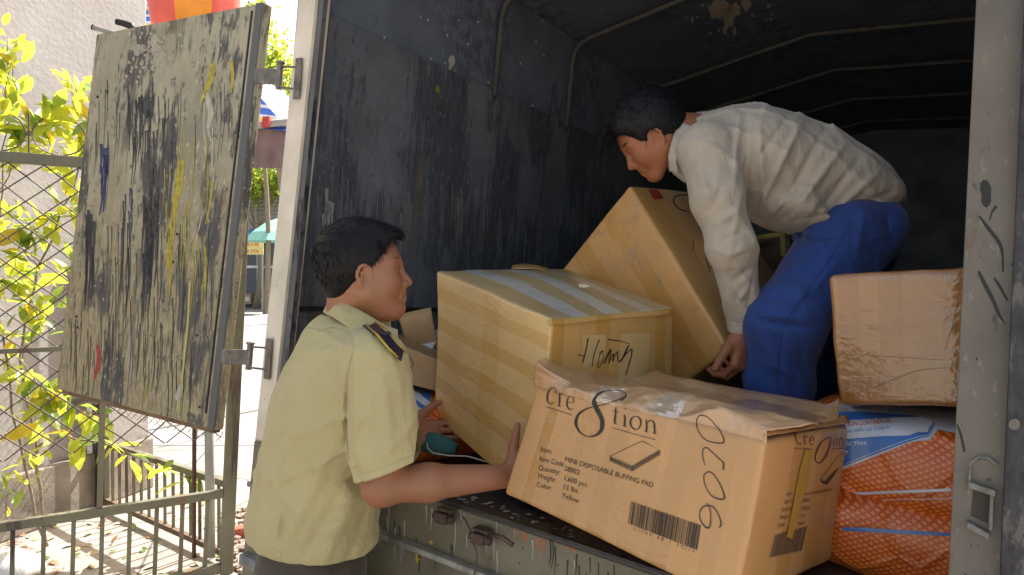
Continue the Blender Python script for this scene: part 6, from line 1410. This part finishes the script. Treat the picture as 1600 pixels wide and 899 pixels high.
clw = sheet('collar', [[(1070, 190, 2.02), (1062, 210, 1.985), (1056, 235, 1.98), (1056, 262, 2.0)], [(1062, 192, 2.0), (1052, 215, 1.965), (1044, 245, 1.965), (1046, 268, 1.99)], [(1078, 196, 1.97), (1066, 225, 1.945), (1056, 252, 1.945), (1060, 272, 1.965)]], M['shirt2'], ws_, 30, .002, 20, .003, 5)
sheet('collar_inside', [[(1064, 238, 1.99), (1072, 262, 1.99), (1078, 280, 2.0)], [(1046, 262, 2.02), (1052, 272, 2.02), (1070, 286, 2.02)]], sm2, ws_, 12, .001, 20, .002, 3)
# trousers
tb_ = Sdf(); M['blue'] = clothmat('blue_trousers', (.018, .052, .225), .85, blot=.15)
tb_.ell(P(1342, 358, 2.09), (.108, .18, .105), Mb, .05); tb_.ell(P(1300, 355, 2.06), (.10, .16, .085), Mb, .05)
tb_.cone(P(1318, 385, 2.0), lk+tu*.01, .118, .092, .05); tb_.cone(lk, P(1215, 600, 1.97), .098, .085, .05); tb_.cone(P(1215, 600, 1.97), la, .085, .075, .03)
tb_.cone(rh, rk, .105, .085, .05); tb_.cone(rk, ra, .09, .075, .04)
for a, b, w_, h in [((1235, 420), (1300, 400), 9, .006), ((1185, 500), (1270, 512), 5, -.010), ((1185, 490), (1270, 500), 6, .006), ((1190, 520), (1225, 600), 9, .008), ((1205, 515), (1240, 580), 6, -.006), ((1250, 340), (1252, 375), 5, -.012), ((1252, 375), (1300, 372), 5, -.007), ((1270, 345), (1290, 390), 8, .005), ((1215, 450), (1290, 440), 10, .005), ((1200, 470), (1280, 470), 8, -.005), ((1230, 530), (1230, 610), 8, .006), ((1300, 380), (1235, 440), 7, -.006), ((1320, 400), (1250, 470), 7, .006), ((1280, 430), (1240, 500), 6, -.005), ((1180, 560), (1250, 590), 6, .005), ((1245, 520), (1262, 600), 6, -.005), ((1350, 330), (1340, 400), 7, .006), ((1385, 330), (1390, 380), 7, -.005), ((1330, 340), (1380, 400), 12, -.005), ((1250, 430), (1200, 480), 9, -.005)]:
    tb_.fold(a, b, w_*.8, h*1.5)
tb_.noise(.005, 20, 15); tb_.ridge(.008, c2w((8, 18, 6)), 4, 6.); tb_.ridge(.006, c2w((20, -6, 6)), 9, 6.); tb_.plane(T(0, 0, .045), -tu)
tbv = tb_.mesh((P(1150, 0, 1.9)[0]-.02, 1.72, T(1.5, .6, 0)[2]-.06), (P(1440, 0, 2.2)[0], 2.7, P(0, 300, 2.1)[2]), .006)
tro = mesh('trousers', smoothmesh(tbv[0], tbv[1], 2), tbv[1], M['blue'], wk, True)
_bv['TR'] = world_bvh(tro)
class _R: name = 'TR'
for st2 in (stroke([(1252, 345), (1256, 368), (1280, 376), (1310, 372)], 1.2), stroke([(1330, 345), (1300, 400), (1250, 470), (1222, 520), (1214, 610)], 1.), stroke([(1190, 500), (1230, 507), (1268, 512)], 1.2)): drape('seam', st2, _R, clothmat('blue_seam', (.010, .024, .10), .9) if 'blue_seam' not in bpy.data.materials else bpy.data.materials['blue_seam'], tro, off=.0008)
for a in (la, ra):
    s = Sdf(); s.cone(a-tu*.035+tw*.03, a-tu*.035-tw*.06, .040, .040, .02); s.cone(a-tu*.035-tw*.06, a-tu*.045-tw*.15, .038, .030, .02); s.plane(a-tu*.075, -tu, .004)
    v, f = s.mesh(a-.24, a+.12, .007); mesh('shoe', smoothmesh(v, f, 1), f, M['black'], wk, True)
print('worker ok')
